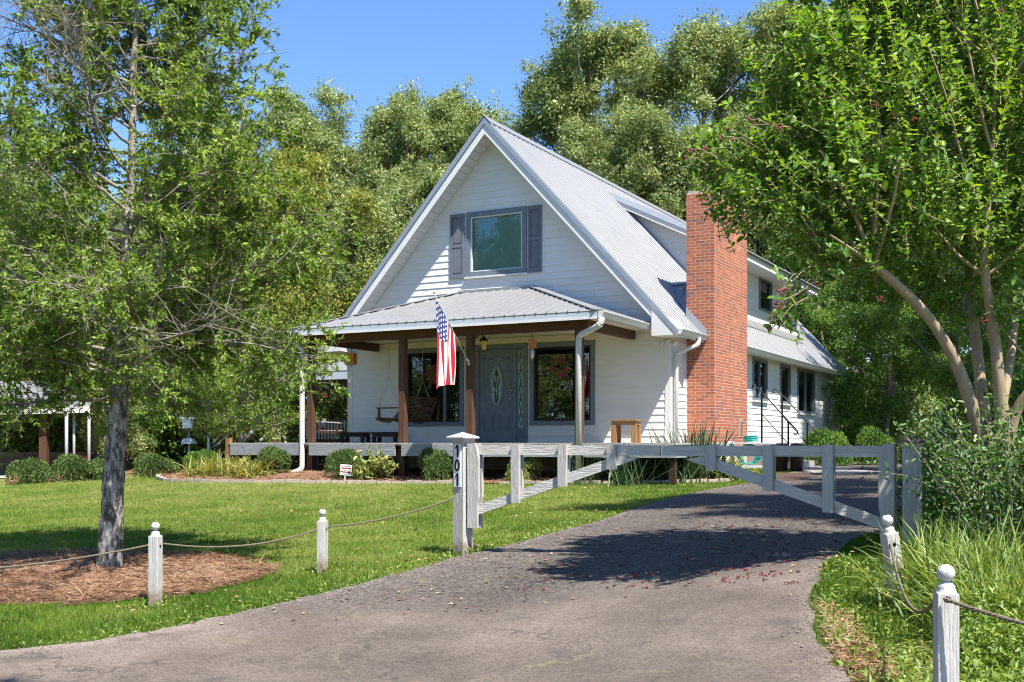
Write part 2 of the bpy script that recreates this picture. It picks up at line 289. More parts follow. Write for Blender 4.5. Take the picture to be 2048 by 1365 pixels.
def flag_material():
    m, nt, b = _nodes('flag_cloth'); n = nt.nodes; l = nt.links
    uv = n.new('ShaderNodeUVMap'); sp = n.new('ShaderNodeSeparateXYZ'); l.new(uv.outputs[0], sp.inputs[0])   # x along the fly, y down the hoist
    def M(op, a, b_=None, c_=None):
        x = n.new('ShaderNodeMath'); x.operation = op
        for i, v in enumerate((a, b_, c_)):
            if v is None: continue
            if isinstance(v, (int, float)): x.inputs[i].default_value = v
            else: l.new(v, x.inputs[i])
        return x.outputs[0]
    fy = M('MODULO', M('FLOOR', M('MULTIPLY', sp.outputs['Y'], 13)), 2)     # 0 red, 1 white
    can = M('MULTIPLY', M('LESS_THAN', sp.outputs['X'], 0.4), M('LESS_THAN', sp.outputs['Y'], 7 / 13))
    # stars: staggered rows of dots
    sx = M('MULTIPLY', sp.outputs['X'], 15); sy = M('MULTIPLY', sp.outputs['Y'], 9 * 13 / 7)
    row = M('MODULO', M('FLOOR', sy), 2); sxx = M('ADD', sx, M('MULTIPLY', row, 0.5))
    dx = M('SUBTRACT', M('FRACT', sxx), 0.5); dy = M('SUBTRACT', M('FRACT', sy), 0.5)
    d = M('SQRT', M('ADD', M('MULTIPLY', dx, dx), M('MULTIPLY', dy, dy)))
    star = M('LESS_THAN', d, 0.30)
    def mix(f, a, c):
        x = n.new('ShaderNodeMix'); x.data_type = 'RGBA'; l.new(f, x.inputs[0])
        for i, v in ((6, a), (7, c)):
            if isinstance(v, tuple): x.inputs[i].default_value = _c(v)
            else: l.new(v, x.inputs[i])
        return x.outputs[2]
    st = mix(fy, (0.42, 0.012, 0.028), (0.66, 0.63, 0.62))
    ca = mix(star, (0.03, 0.04, 0.16), (0.66, 0.66, 0.7))
    c = mix(can, st, ca); l.new(c, b.inputs['Base Color']); b.inputs['Roughness'].default_value = 0.8
    tr = n.new('ShaderNodeBsdfTranslucent'); l.new(c, tr.inputs['Color'])
    mx = n.new('ShaderNodeMixShader'); mx.inputs[0].default_value = 0.2; l.new(b.outputs[0], mx.inputs[1]); l.new(tr.outputs[0], mx.inputs[2])
    l.new(mx.outputs[0], n['Material Output'].inputs['Surface'])
flag_material()

# ------------------------------------------------------------------ mesh helpers
def link(name, me, parent=None, loc=None, rot=None):
    o = bpy.data.objects.new(name, me); COL.objects.link(o)
    if parent is not None: o.parent = parent
    if loc is not None: o.location = loc
    if rot is not None: o.rotation_euler = rot
    return o
def tag(o, label=None, cat=None, group=None, kind=None):
    if label: o['label'] = label
    if cat: o['category'] = cat
    if group: o['group'] = group
    if kind: o['kind'] = kind
    return o
def empty(name, loc=(0, 0, 0), rz=0.0, label=None, cat=None, group=None):
    o = bpy.data.objects.new(name, None); COL.objects.link(o); o.empty_display_size = 0.2
    o.location = loc; o.rotation_euler = (0, 0, rz)
    return tag(o, label, cat, group)
def np_mesh(name, V, Q, mat_, tint=None, smooth=None):
    """V (n,3), Q (m,k) faces of one size"""
    me = bpy.data.meshes.new(name)
    V = np.asarray(V, np.float32); Q = np.asarray(Q, np.int32); m, k = Q.shape
    me.vertices.add(len(V)); me.vertices.foreach_set('co', V.ravel())
    me.loops.add(m * k); me.loops.foreach_set('vertex_index', Q.ravel())
    me.polygons.add(m); me.polygons.foreach_set('loop_start', np.arange(0, m * k, k, dtype=np.int32))
    if smooth is not None: me.polygons.foreach_set('use_smooth', np.full(m, smooth, bool))
    me.update(calc_edges=True)
    if tint is not None:
        a = me.attributes.new('tint', 'FLOAT', 'POINT'); a.data.foreach_set('value', np.asarray(tint, np.float32))
    me.materials.append(MATS[mat_])
    return me
class MB:
    def __init__(self): self.v = []; self.f = []; self.m = []; self.sm = []
    def add(self, vs_, fs, mi=0, smooth=False):
        o = len(self.v); self.v += [tuple(p) for p in vs_]
        for f in fs: self.f.append(tuple(i + o for i in f)); self.m.append(mi); self.sm.append(smooth)
        return self
    def hexa(self, p, mi=0):   # 8 points: bottom ring 0-3, top ring 4-7 (both counter-clockwise from above)
        return self.add(p, [(3, 2, 1, 0), (4, 5, 6, 7), (0, 1, 5, 4), (1, 2, 6, 5), (2, 3, 7, 6), (3, 0, 4, 7)], mi)
    def box(self, x0, x1, y0, y1, z0, z1, mi=0, M=None):
        p = [(x0, y0, z0), (x1, y0, z0), (x1, y1, z0), (x0, y1, z0), (x0, y0, z1), (x1, y0, z1), (x1, y1, z1), (x0, y1, z1)]
        if M is not None: p = [tuple(M @ Vector(q)) for q in p]
        return self.hexa(p, mi)
    def beam(self, a, b, w, h, up=(0, 0, 1), mi=0):
        a = Vector(a); b = Vector(b); d = (b - a).normalized(); up = Vector(up)
        s = d.cross(up)
        if s.length < 1e-4: s = d.cross(Vector((0, 1, 0)))
        s.normalize(); u = s.cross(d).normalized()
        s = s * (w / 2); u = u * (h / 2)
        p = [a - s - u, a + s - u, b + s - u, b - s - u, a - s + u, a + s + u, b + s + u, b - s + u]
        return self.hexa(p, mi)
    def prism(self, poly, fn, d0, d1, mi=0):
        """poly of 2D points, fn(p, d) -> 3D"""
        n = len(poly); a = [fn(p, d0) for p in poly]; b = [fn(p, d1) for p in poly]
        fs = [tuple(range(n)), tuple(range(2 * n - 1, n - 1, -1))] + [(i, n + i, n + (i + 1) % n, (i + 1) % n) for i in range(n)]
        return self.add(a + b, fs, mi)
    def tube(self, pts, rad, n=8, mi=0, cap=True, smooth=True):
        pts = [Vector(p) for p in pts]; k = len(pts)
        if isinstance(rad, (int, float)): rad = [rad] * k
        t0 = (pts[1] - pts[0]).normalized(); ref = t0.orthogonal().normalized(); vs_ = []
        for i, p in enumerate(pts):
            t = (pts[min(i + 1, k - 1)] - pts[max(i - 1, 0)])
            t = t.normalized() if t.length > 1e-9 else t0
            ref = ref - t * ref.dot(t)
            ref = ref.normalized() if ref.length > 1e-6 else t.orthogonal().normalized()
            b = t.cross(ref)
            for j in range(n):
                a = 2 * math.pi * j / n
                vs_.append(p + (ref * math.cos(a) + b * math.sin(a)) * rad[i])
        fs = [(i * n + j, i * n + (j + 1) % n, (i + 1) * n + (j + 1) % n, (i + 1) * n + j) for i in range(k - 1) for j in range(n)]
        self.add(vs_, fs, mi, smooth)
        if cap:
            o = len(self.v) - k * n
            self.f += [tuple(o + j for j in reversed(range(n))), tuple(o + (k - 1) * n + j for j in range(n))]; self.m += [mi, mi]; self.sm += [False, False]
        return self
    def lathe(self, prof, n=16, mi=0, M=None, smooth=True):
        vs_ = []
        for r, z in prof:
            for j in range(n):
                a = 2 * math.pi * j / n; q = Vector((r * math.cos(a), r * math.sin(a), z))
                vs_.append(M @ q if M is not None else q)
        k = len(prof)
        fs = [(i * n + j, i * n + (j + 1) % n, (i + 1) * n + (j + 1) % n, (i + 1) * n + j) for i in range(k - 1) for j in range(n)]
        return self.add(vs_, fs, mi, smooth)
    def mesh(self, name, mats):
        me = bpy.data.meshes.new(name); me.from_pydata([tuple(p) for p in self.v], [], self.f)
        for m in ([mats] if isinstance(mats, str) else mats): me.materials.append(MATS[m])
        me.polygons.foreach_set('material_index', self.m); me.polygons.foreach_set('use_smooth', self.sm)
        me.validate(); me.update(); return me
    def build(self, name, mats, parent=None, loc=None, rot=None):
        return link(name, self.mesh(name, mats), parent, loc, rot)
def box_obj(name, mats, x0, x1, y0, y1, z0, z1, parent=None, bevel=0.0):
    o = MB().box(x0, x1, y0, y1, z0, z1).build(name, mats, parent)
    if bevel: 
        b = o.modifiers.new('b', 'BEVEL'); b.width = bevel; b.segments = 1
    return o
def copy_tree(o, parent=None):
    c = o.copy(); COL.objects.link(c)
    if parent is not None: c.parent = parent
    for ch in list(o.children): copy_tree(ch, c)
    return c

# ------------------------------------------------------------------ the lie of the land (heights below the eye)
CP = np.array([
    (0, 0, -1.56), (-5, 2, -1.62), (3.4, 2, -1.24), (1.81, 4.6, -1.22), (0, 6.65, -1.47), (-3.6, 7.6, -1.52), (2.49, 7.1, -1.06),
    (-3.02, 9.3, -1.385), (-1.86, 10.8, -1.30), (-0.55, 11.2, -1.16), (3.3, 9.2, -0.92), (1.3, 10.2, -1.10), (6, 8, -0.85), (-7, 9, -1.48),
    (-4.05, 11.0, -1.30), (-8, 13, -1.30), (-3, 16, -1.10), (1, 15, -0.98), (4, 15, -0.84), (-8, 20, -1.05), (-3, 22.3, -0.82),
    (-4.4, 24.2, -0.66), (2.6, 21, -0.76), (5, 20.5, -0.74), (6.5, 25, -0.62), (9, 27, -0.60), (9, 18, -0.66), (10, 12, -0.75),
    (-12, 26, -1.0), (-14, 34, -1.0), (-5, 30, -0.75), (8, 34, -0.6), (0, 45, -0.7), (-20, 45, -0.9), (16, 45, -0.5), (16, 20, -0.6), (-20, 15, -1.25), (-16, 3, -1.6), (10, 2, -1.0)])
def _tps(C):
    n = len(C); d = np.sqrt(((C[:, None, :2] - C[None, :, :2]) ** 2).sum(-1)); K = np.where(d > 0, d * d * np.log(d + 1e-12), 0) + np.eye(n) * 0.4
    P = np.hstack([np.ones((n, 1)), C[:, :2]]); A = np.zeros((n + 3, n + 3)); A[:n, :n] = K; A[:n, n:] = P; A[n:, :n] = P.T
    return np.linalg.solve(A, np.concatenate([C[:, 2], np.zeros(3)]))
TW = _tps(CP)
def height(x, y):
    x = np.atleast_1d(np.asarray(x, float)); y = np.atleast_1d(np.asarray(y, float))
    xc = np.clip(x, -19, 15); yc = np.clip(y, 0, 44)
    out = np.empty(x.shape)
    fx, fy, fo = xc.ravel(), yc.ravel(), np.empty(x.size)
    for i in range(0, x.size, 40000):
        a, b = fx[i:i + 40000], fy[i:i + 40000]
        d2 = (a[:, None] - CP[None, :, 0]) ** 2 + (b[:, None] - CP[None, :, 1]) ** 2
        fo[i:i + 40000] = (np.where(d2 > 1e-12, 0.5 * d2 * np.log(d2 + 1e-12), 0) @ TW[:-3]) + TW[-3] + TW[-2] * a + TW[-1] * b
    return fo.reshape(x.shape) + E
def gz(x, y): return float(height(x, y)[0])
def at(u, v, Y):      # a photo position at a given depth, as a world point
    return Vector(((u - 1024) * Y / F, Y, E + (HOR - v) * Y / F))
def on_ground(u, v):  # where the line of sight meets the land
    lo, hi = 1.5, 80.0
    ys = np.linspace(lo, hi, 1500); p = E + (HOR - v) * ys / F; g = height((u - 1024) * ys / F, ys)
    k = np.argmax(p < g); 
    if not (p < g).any(): k = len(ys) - 1
    y = ys[k]; x = (u - 1024) * y / F
    return Vector((x, y, gz(x, y)))
def gpoly(px): return [on_ground(u, v) for u, v in px]

# ------------------------------------------------------------------ leaves and branches
def unit(a): return a / np.maximum(np.linalg.norm(a, axis=-1, keepdims=True), 1e-9)
def leaf_mesh(name, P, D, N, L, Wd, tint, mat_, shape=1, fold=0.25):
    """one small leaf per row of P: base P, axis D, facing N"""
    n = len(P); D = unit(D); B = unit(np.cross(N, D)); N = np.cross(D, B); L = np.broadcast_to(L, (n,))[:, None]; Wd = np.broadcast_to(Wd, (n,))[:, None]
    if shape == 1:
        V = np.stack([P, P + D * L * .45 + B * Wd * .5 + N * Wd * fold, P + D * L, P + D * L * .45 - B * Wd * .5 + N * Wd * fold], 1).reshape(-1, 3)
        Q = np.array([(0, 1, 2), (0, 2, 3)])[None] + (np.arange(n) * 4)[:, None, None]; k = 4
        Q = Q.reshape(-1, 3)
    else:
        V = np.stack([P, P + D * L * .28 + B * Wd * .45 + N * Wd * fold, P + D * L * .68 + B * Wd * .40 + N * Wd * fold * .6, P + D * L - N * Wd * .15,
                      P + D * L * .68 - B * Wd * .40 + N * Wd * fold * .6, P + D * L * .28 - B * Wd * .45 + N * Wd * fold], 1).reshape(-1, 3)
        Q = np.array([(0, 1, 2, 3), (0, 3, 4, 5)])[None] + (np.arange(n) * 6)[:, None, None]; k = 6
        Q = Q.reshape(-1, 4)
    return np_mesh(name, V, Q, mat_, np.repeat(np.clip(tint, 0, 1), k))
def rdir(rng, n): return unit(rng.normal(size=(n, 3)))
def bend(rng, a, d, length, k, curl, drift):
    """a wandering line from a along d; drift is added to the heading each step"""
    pts = [np.array(a, float)]; d = unit(np.array(d, float)); st = length / k
    for i in range(k):
        d = unit(d + rng.normal(size=3) * curl + np.array(drift) / k)
        pts.append(pts[-1] + d * st)
    return np.array(pts)
def tubes_mesh(name, tubes, mat_, sides):
    mb = MB()
    for pts, r0, r1, n in tubes:
        k = len(pts); mb.tube(pts, [r0 + (r1 - r0) * i / (k - 1) for i in range(k)], n, cap=False)
    return mb.mesh(name, mat_)
def blades_mesh(name, base, head, L, Wd, droop, tint, mat_, seg=4, rng=NR):
    """strap leaves: base (n,3), head = starting direction, bending over by droop"""
    n = len(base); d = unit(head); side = unit(np.cross(d, np.array([0, 0, 1.0])) + rng.normal(size=(n, 3)) * .25)
    p = base.copy(); rows = []
    L = np.broadcast_to(L, (n,)); Wd = np.broadcast_to(Wd, (n,)); droop = np.broadcast_to(droop, (n,))
    for i in range(seg + 1):
        t = i / seg; w = (Wd * (1 - t ** 2.2) * 0.5 + Wd * .03)[:, None]
        rows.append(np.stack([p - side * w, p + side * w], 1))
        d = unit(d + np.stack([np.zeros(n), np.zeros(n), -droop / seg], 1) * (0.4 + t)); p = p + d * (L / seg)[:, None]
    V = np.concatenate(rows, 1).reshape(-1, 3); q = np.array([(2 * i, 2 * i + 1, 2 * i + 3, 2 * i + 2) for i in range(seg)])
    Q = (q[None] + (np.arange(n) * 2 * (seg + 1))[:, None, None]).reshape(-1, 4)
    return np_mesh(name, V, Q, mat_, np.repeat(np.clip(tint, 0, 1), 2 * (seg + 1)))
def in_poly(px, py, poly):
    c = np.zeros(len(px), bool); n = len(poly); j = n - 1
    for i in range(n):
        xi, yi, xj, yj = poly[i][0], poly[i][1], poly[j][0], poly[j][1]
        with np.errstate(divide='ignore', invalid='ignore'):
            c ^= ((yi > py) != (yj > py)) & (px < (xj - xi) * (py - yi) / (yj - yi + 1e-12) + xi)
        j = i
    return c
def vnoise(x, y, s, seed=0):
    """smooth value noise"""
    g = np.random.default_rng(seed).random((64, 64)); x = x / s; y = y / s
    xi = np.floor(x).astype(int); yi = np.floor(y).astype(int); fx = x - xi; fy = y - yi; fx = fx * fx * (3 - 2 * fx); fy = fy * fy * (3 - 2 * fy)
    G = lambda a, b: g[a % 64, b % 64]
    return (G(xi, yi) * (1 - fx) + G(xi + 1, yi) * fx) * (1 - fy) + (G(xi, yi + 1) * (1 - fx) + G(xi + 1, yi + 1) * fx) * fy

# ------------------------------------------------------------------ ground, drive, beds
def axis(a, b, fine0, fine1, step):
    out = list(np.arange(fine0, fine1 + 1e-6, step)); x, s = fine1, step
    while x < b: s *= 1.35; x = min(x + s, b); out.append(x)
    x, s = fine0, step
    while x > a: s *= 1.35; x = max(x - s, a); out.insert(0, x)
    return np.array(out)
gx = axis(-2500, 2500, -13, 14, 0.25); gy = axis(-2500, 4000, -2, 36, 0.25)
GX, GY = np.meshgrid(gx, gy); GZ = height(GX, GY)
nx, ny = len(gx), len(gy); ii = np.arange((ny - 1) * (nx - 1)); ii = (ii // (nx - 1)) * nx + ii % (nx - 1)
ground = link('ground', np_mesh('ground', np.stack([GX.ravel(), GY.ravel(), GZ.ravel()], 1), np.stack([ii, ii + 1, ii + nx + 1, ii + nx], 1), 'ground', smooth=True))
tag(ground, kind='structure')

def resample(pts, n):
    p = np.array([(a[0], a[1]) for a in pts], float); d = np.concatenate([[0], np.cumsum(np.linalg.norm(np.diff(p, axis=0), axis=1))])
    t = np.linspace(0, d[-1], n); return np.stack([np.interp(t, d, p[:, 0]), np.interp(t, d, p[:, 1])], 1)
def smooth_line(p, k=2):
    for _ in range(k):
        q = p.copy(); q[1:-1] = (p[:-2] + 2 * p[1:-1] + p[2:]) / 4; p = q
    return p
LE = [(-9, -2), (-9, 3), (-9, 7.0)] + [tuple(p)[:2] for p in gpoly([(0, 1312), (100, 1301), (200, 1290), (330, 1266), (560, 1216), (720, 1173), (850, 1139), (940, 1113), (1020, 1096), (1100, 1073), (1200, 1046), (1300, 1011), (1400, 986), (1520, 967)])] + [(5.6, 22.5), (6.6, 25.0), (8.2, 28.5), (9.5, 32)]
RE = [(3.4, -2), (3.0, 1.5), (2.35, 4.2)] + [tuple(p)[:2] for p in gpoly([(1760, 1420), (1700, 1365), (1648, 1300), (1627, 1240), (1624, 1190), (1646, 1142), (1690, 1096), (1735, 1063)])] + [(3.45, 10.0), (4.6, 13.0), (6.6, 17), (9.5, 22), (11.5, 26), (13.5, 31)]
def knotted(pts, knots, counts):
    """resample a line so that given places fall on given rows"""
    p = resample(pts, 2000); k = [int(np.argmin(((p - np.array(q)) ** 2).sum(1))) for q in knots]
    return np.concatenate([p[np.linspace(k[i], k[i + 1], counts[i], endpoint=(i == len(counts) - 1)).astype(int)] for i in range(len(counts))])
CNT = (12, 34, 30, 24, 30, 20)
le = smooth_line(knotted(LE, [(-9, -2), (-9, 7), (-3.0, 8.3), (-.5, 10.7), (1.4, 12.7), (5.2, 21.5), (9.5, 32)], CNT), 3)
re_ = smooth_line(knotted(RE, [(3.4, -2), (3.05, 1.0), (2.35, 4.2), (2.1, 6.2), (2.9, 9.0), (8.6, 20.5), (13.5, 31)], CNT), 3)
le[3:-3, 1] += NR.normal(size=144) * 0.03; re_[3:-3, 0] += smooth_line(NR.normal(size=(144, 1)), 1)[:, 0] * 0.035
K = 26; T = np.linspace(0, 1, K)[None, :, None]
dv = (le[:, None] * (1 - T) + re_[:, None] * T).reshape(-1, 2)
dz = height(dv[:, 0], dv[:, 1]) + 0.026
dq = np.arange(149 * (K - 1)); dq = (dq // (K - 1)) * K + dq % (K - 1)
drive = link('driveway', np_mesh('driveway', np.column_stack([dv, dz]), np.stack([dq, dq + 1, dq + K + 1, dq + K], 1), 'drive', np.tile(np.linspace(0, 1, K), 150), smooth=True)); tag(drive, kind='structure')
DRIVE = [tuple(p) for p in le] + [tuple(p) for p in re_[::-1]]

def drape(name, poly, off, mat_, rings=10, m=90, bulge=0.0, ragged=0.0):
    b = resample(list(poly) + [poly[0]], m + 1)[:-1]; b = b + NR.normal(size=b.shape) * ragged; c = b.mean(0); V = [np.array([[c[0], c[1]]])]
    for r in range(1, rings + 1): V.append(c + (b - c) * (r / rings))
    V = np.concatenate(V); h = height(V[:, 0], V[:, 1]) + off
    rr = np.concatenate([[0], np.repeat(np.arange(1, rings + 1) / rings, m)]); h += bulge * (1 - rr ** 4) * (0.6 + 0.8 * vnoise(V[:, 0] + 50, V[:, 1] + 50, .3, 3))
    Q = []
    for j in range(m): Q.append((0, 0, 1 + j, 1 + (j + 1) % m))
    mb = MB(); mb.v = [tuple(p) for p in np.column_stack([V, h])]
    for j in range(m): mb.f.append((0, 1 + j, 1 + (j + 1) % m))
    for r in range(rings - 1):
        o = 1 + r * m
        for j in range(m): mb.f.append((o + j, o + m + j, o + m + (j + 1) % m, o + (j + 1) % m))
    mb.m = [0] * len(mb.f); mb.sm = [True] * len(mb.f)
    o = mb.build(name, mat_); tag(o, kind='structure'); return o, [tuple(p) for p in b]

HROT = math.atan2(-0.475, 0.88); HX, HY = -0.33, 24.8
def hw(s, b, z=0.0):  # house frame -> world
    c, n_ = math.cos(HROT), math.sin(HROT)
    return Vector((HX + c * s - n_ * b, HY + n_ * s + c * b, E + z))

bed_front = gpoly([(316, 959), (333, 964), (420, 966), (520, 966), (620, 967), (720, 968), (800, 968), (905, 968), (1000, 969), (1130, 969), (1300, 968), (1460, 964)])
bed_poly = [p.to_2d() for p in bed_front] + [hw(5.9, -1.6).to_2d(), hw(5.4, 0).to_2d(), hw(-4, 0).to_2d(), hw(-7.3, 0.2).to_2d(), on_ground(322, 947).to_2d()]
_, BED = drape('mulch_bed', bed_poly, 0.02, 'straw_base', bulge=0.03, m=160, rings=14)
bed2_front = gpoly([(10, 972), (60, 967), (130, 960), (210, 953), (300, 945)])
bed2_poly = [p.to_2d() for p in bed2_front] + [p.to_2d() for p in gpoly([(320, 934), (230, 936), (120, 940), (20, 948)])]
_, BED2 = drape('mulch_bed', bed2_poly, 0.02, 'straw_base', bulge=0.02)
oval = [p.to_2d() for p in gpoly([(-170, 1155), (-70, 1126), (60, 1113), (190, 1109), (330, 1112), (450, 1122), (528, 1138), (550, 1151), (500, 1167), (400, 1190), (300, 1205), (150, 1213), (0, 1211), (-120, 1195)])]
_, OVAL = drape('mulch_ring', oval, 0.012, 'straw_base', bulge=0.05, ragged=0.05)
path_poly = [p.to_2d() for p in gpoly([(1556, 937), (1600, 934), (1700, 940), (1760, 946), (1700, 952), (1630, 949)])]
_, PATH = drape('path', path_poly, 0.03, 'concrete', m=60, rings=5)
mul_poly = [p.to_2d() for p in gpoly([(1500, 960), (1560, 950), (1620, 951), (1640, 957), (1580, 966), (1535, 966)])]
_, MUL = drape('mulch_bed', mul_poly, 0.03, 'dirt_mulch', m=60, rings=6, bulge=0.04)
pad_poly = [p.to_2d() for p in gpoly([(-160, 958), (20, 958), (45, 948), (180, 930), (60, 924), (-200, 930)])]
_, PAD = drape('carport_pad', pad_poly, 0.02, 'concrete', m=60, rings=5)

# pine straw lying on the beds and round the tree
def needles(poly, n, off, L=0.16, w=0.006, seed=1):
    rng = np.random.default_rng(seed); p = np.array(poly); lo, hi = p.min(0), p.max(0)
    x = rng.uniform(lo[0], hi[0], n * 3); y = rng.uniform(lo[1], hi[1], n * 3); k = in_poly(x, y, poly); x, y = x[k][:n], y[k][:n]; n = len(x)
    a = rng.uniform(0, 2 * np.pi, n); h = height(x, y) + off + rng.uniform(0, 0.05, n)
    d = np.stack([np.cos(a), np.sin(a), rng.normal(0, .22, n)], 1); s = np.stack([-np.sin(a), np.cos(a), rng.normal(0, .4, n)], 1)
    P = np.stack([x, y, h], 1); ln = (rng.uniform(.5, 1.1, n) * L)[:, None]
    V = np.stack([P - s * w / 2, P + s * w / 2, P + d * ln], 1).reshape(-1, 3)
    return V, np.repeat(np.clip(rng.normal(.5, .22, n) + (vnoise(x, y, .5, 4) - .5) * .5, 0, 1), 3)
V1, t1 = needles(OVAL, 26000, 0.03, seed=1); V2, t2 = needles(BED, 22000, 0.02, w=0.012, L=.2, seed=2); V3, t3 = needles(BED2, 5000, 0.02, w=0.012, L=.2, seed=3)
SP = gpoly([(1640, 1215), (1700, 1235), (1760, 1320), (1790, 1365), (1720, 1380), (1655, 1300)]); V4, t4 = needles([p.to_2d() for p in SP], 2600, 0.0, L=.10, seed=5)
VV = np.concatenate([V1, V2, V3, V4]); tt = np.concatenate([t1, t2, t3, t4])
st = link('pine_straw', np_mesh('pine_straw', VV, np.arange(len(VV)).reshape(-1, 3), 'straw', tt))
tag(st, 'rust brown pine straw strewn over the beds and round the oak', 'pine straw', kind='stuff')

# the lawn
def lawn(n, seed=11):
    rng = np.random.default_rng(seed)
    y = 6.2 * (25.5 / 6.2) ** (rng.random(n) ** 0.85); u = rng.uniform(-90, 2120, n); x = (u - 1024) * y / F
    bad = in_poly(x, y, DRIVE) | in_poly(x, y, OVAL) | in_poly(x, y, BED) | in_poly(x, y, BED2) | in_poly(x, y, PAD) | in_poly(x, y, PATH) | in_poly(x, y, MUL)
    keep = ~bad & (rng.random(n) < 0.25 + 1.3 * vnoise(x + 40, y, .35, 5))
    x, y = x[keep], y[keep]; n = len(x); near = np.clip((13 - y) / 6, 0, 1)
    L = rng.uniform(.025, .055, n) * (1 + .35 * near) + (rng.random(n) < .03) * .04; w = .0045 + .0004 * y
    a = rng.uniform(0, 2 * np.pi, n); s = np.stack([np.cos(a), np.sin(a), np.zeros(n)], 1)
    lean = rng.normal(0, .45, (n, 2)); d = unit(np.stack([lean[:, 0], lean[:, 1], np.ones(n)], 1))
    P = np.stack([x, y, height(x, y) - .004], 1)
    V = np.stack([P - s * (w / 2)[:, None], P + s * (w / 2)[:, None], P + d * L[:, None]], 1).reshape(-1, 3)
    dry = vnoise(x + 9, y + 3, 1.6, 8) * .5 + vnoise(x, y, .45, 9) * .5
    far = np.clip((y - 11) / 9, 0, 1) * np.clip((3.0 - x) / 4, 0, 1)
    tint = .36 + (dry - .5) * 1.1 + .30 * far + rng.normal(0, .14, n) - .15 * np.clip((x - 1) / 3, 0, 1)
    return V, np.repeat(np.clip(tint, 0, 1), 3)
GV, GT = lawn(620000)
gr = link('lawn_grass', np_mesh('lawn_grass', GV, np.arange(len(GV)).reshape(-1, 3), 'grass', GT)); tag(gr, 'short mown green lawn running from the rope fence up to the house', 'grass', kind='stuff')

# ------------------------------------------------------------------ the house (frame: x along the front, y into depth, z above the deck)
house = empty('house', (HX, HY, E), HROT, 'white lap siding house with steep grey metal roof and brick chimney', 'house')
SL = 1.09; RZ = 7.18            # roof slope, ridge height
def roof_z(x): return RZ - SL * abs(x)
GR = E + 0.0
def wall_with_boards(parent, fn, rows, limits, openings, thick=0.09, expo=0.15, joints=True, mname='siding'):
    """lap siding on one wall: fn(along, out, z) -> local point; limits(z) -> (a0, a1); openings (a0, a1, z0, z1)"""
    core = MB(); pieces = []
    z = rows[0]
    while z < rows[1] - 1e-4:
        z1 = min(z + expo, rows[1]); cuts = sorted({z, z1} | {o[2] for o in openings if z < o[2] < z1} | {o[3] for o in openings if z < o[3] < z1})
        for c0, c1 in zip(cuts[:-1], cuts[1:]):
            l0, l1 = limits(c0), limits(c1)
            if l0[1] - l0[0] < .02: continue
            l1 = l1 if l1[1] > l1[0] else ((l1[0] + l1[1]) / 2,) * 2
            segs = [(l0[0], l0[1], l1[0], l1[1])]
            for o in openings:
                if o[2] < c1 - 1e-5 and o[3] > c0 + 1e-5:
                    new = []
                    for s in segs:
                        if s[0] < o[0] < s[1]: new.append((s[0], min(o[0], s[1]), s[2], min(o[0], s[3])))
                        if s[0] < o[1] < s[1]: new.append((max(o[1], s[0]), s[1], max(o[1], s[2]), s[3]))
                        if o[1] <= s[0] or o[0] >= s[1]: new.append(s)
                    segs = new
            fl = (c0 - z) / expo; fh = (c1 - z) / expo
            for s in segs: pieces.append((s, c0, c1, .020 - .014 * fl, .020 - .014 * fh))
        z = z1
    for s, c0, c1, t0, t1 in pieces:
        core.hexa([fn(s[0], 0, c0), fn(s[1], 0, c0), fn(s[1], -thick, c0), fn(s[0], -thick, c0), fn(s[2], 0, c1), fn(s[3], 0, c1), fn(s[3], -thick, c1), fn(s[2], -thick, c1)])
    wall = core.build('wall', mname, parent)
    for s, c0, c1, t0, t1 in pieces:
        ln = s[1] - s[0]; parts = [s]
        if joints and ln > 3.2 and s[3] - s[2] > 2.4:
            j = (max(s[0], s[2]) + .7) + (min(s[1], s[3]) - max(s[0], s[2]) - 1.4) * R.random()
            parts = [(s[0], j - .0015, s[2], j - .0015), (j + .0015, s[1], j + .0015, s[3])]
        for q in parts:
            m = MB().hexa([fn(q[0], t0, c0 + .001), fn(q[1], t0, c0 + .001), fn(q[1], .001, c0 + .001), fn(q[0], .001, c0 + .001), fn(q[2], t1, c1 + .002), fn(q[3], t1, c1 + .002), fn(q[3], .001, c1 + .002), fn(q[2], .001, c1 + .002)])
            m.build('siding_board', mname, wall)
    return wall

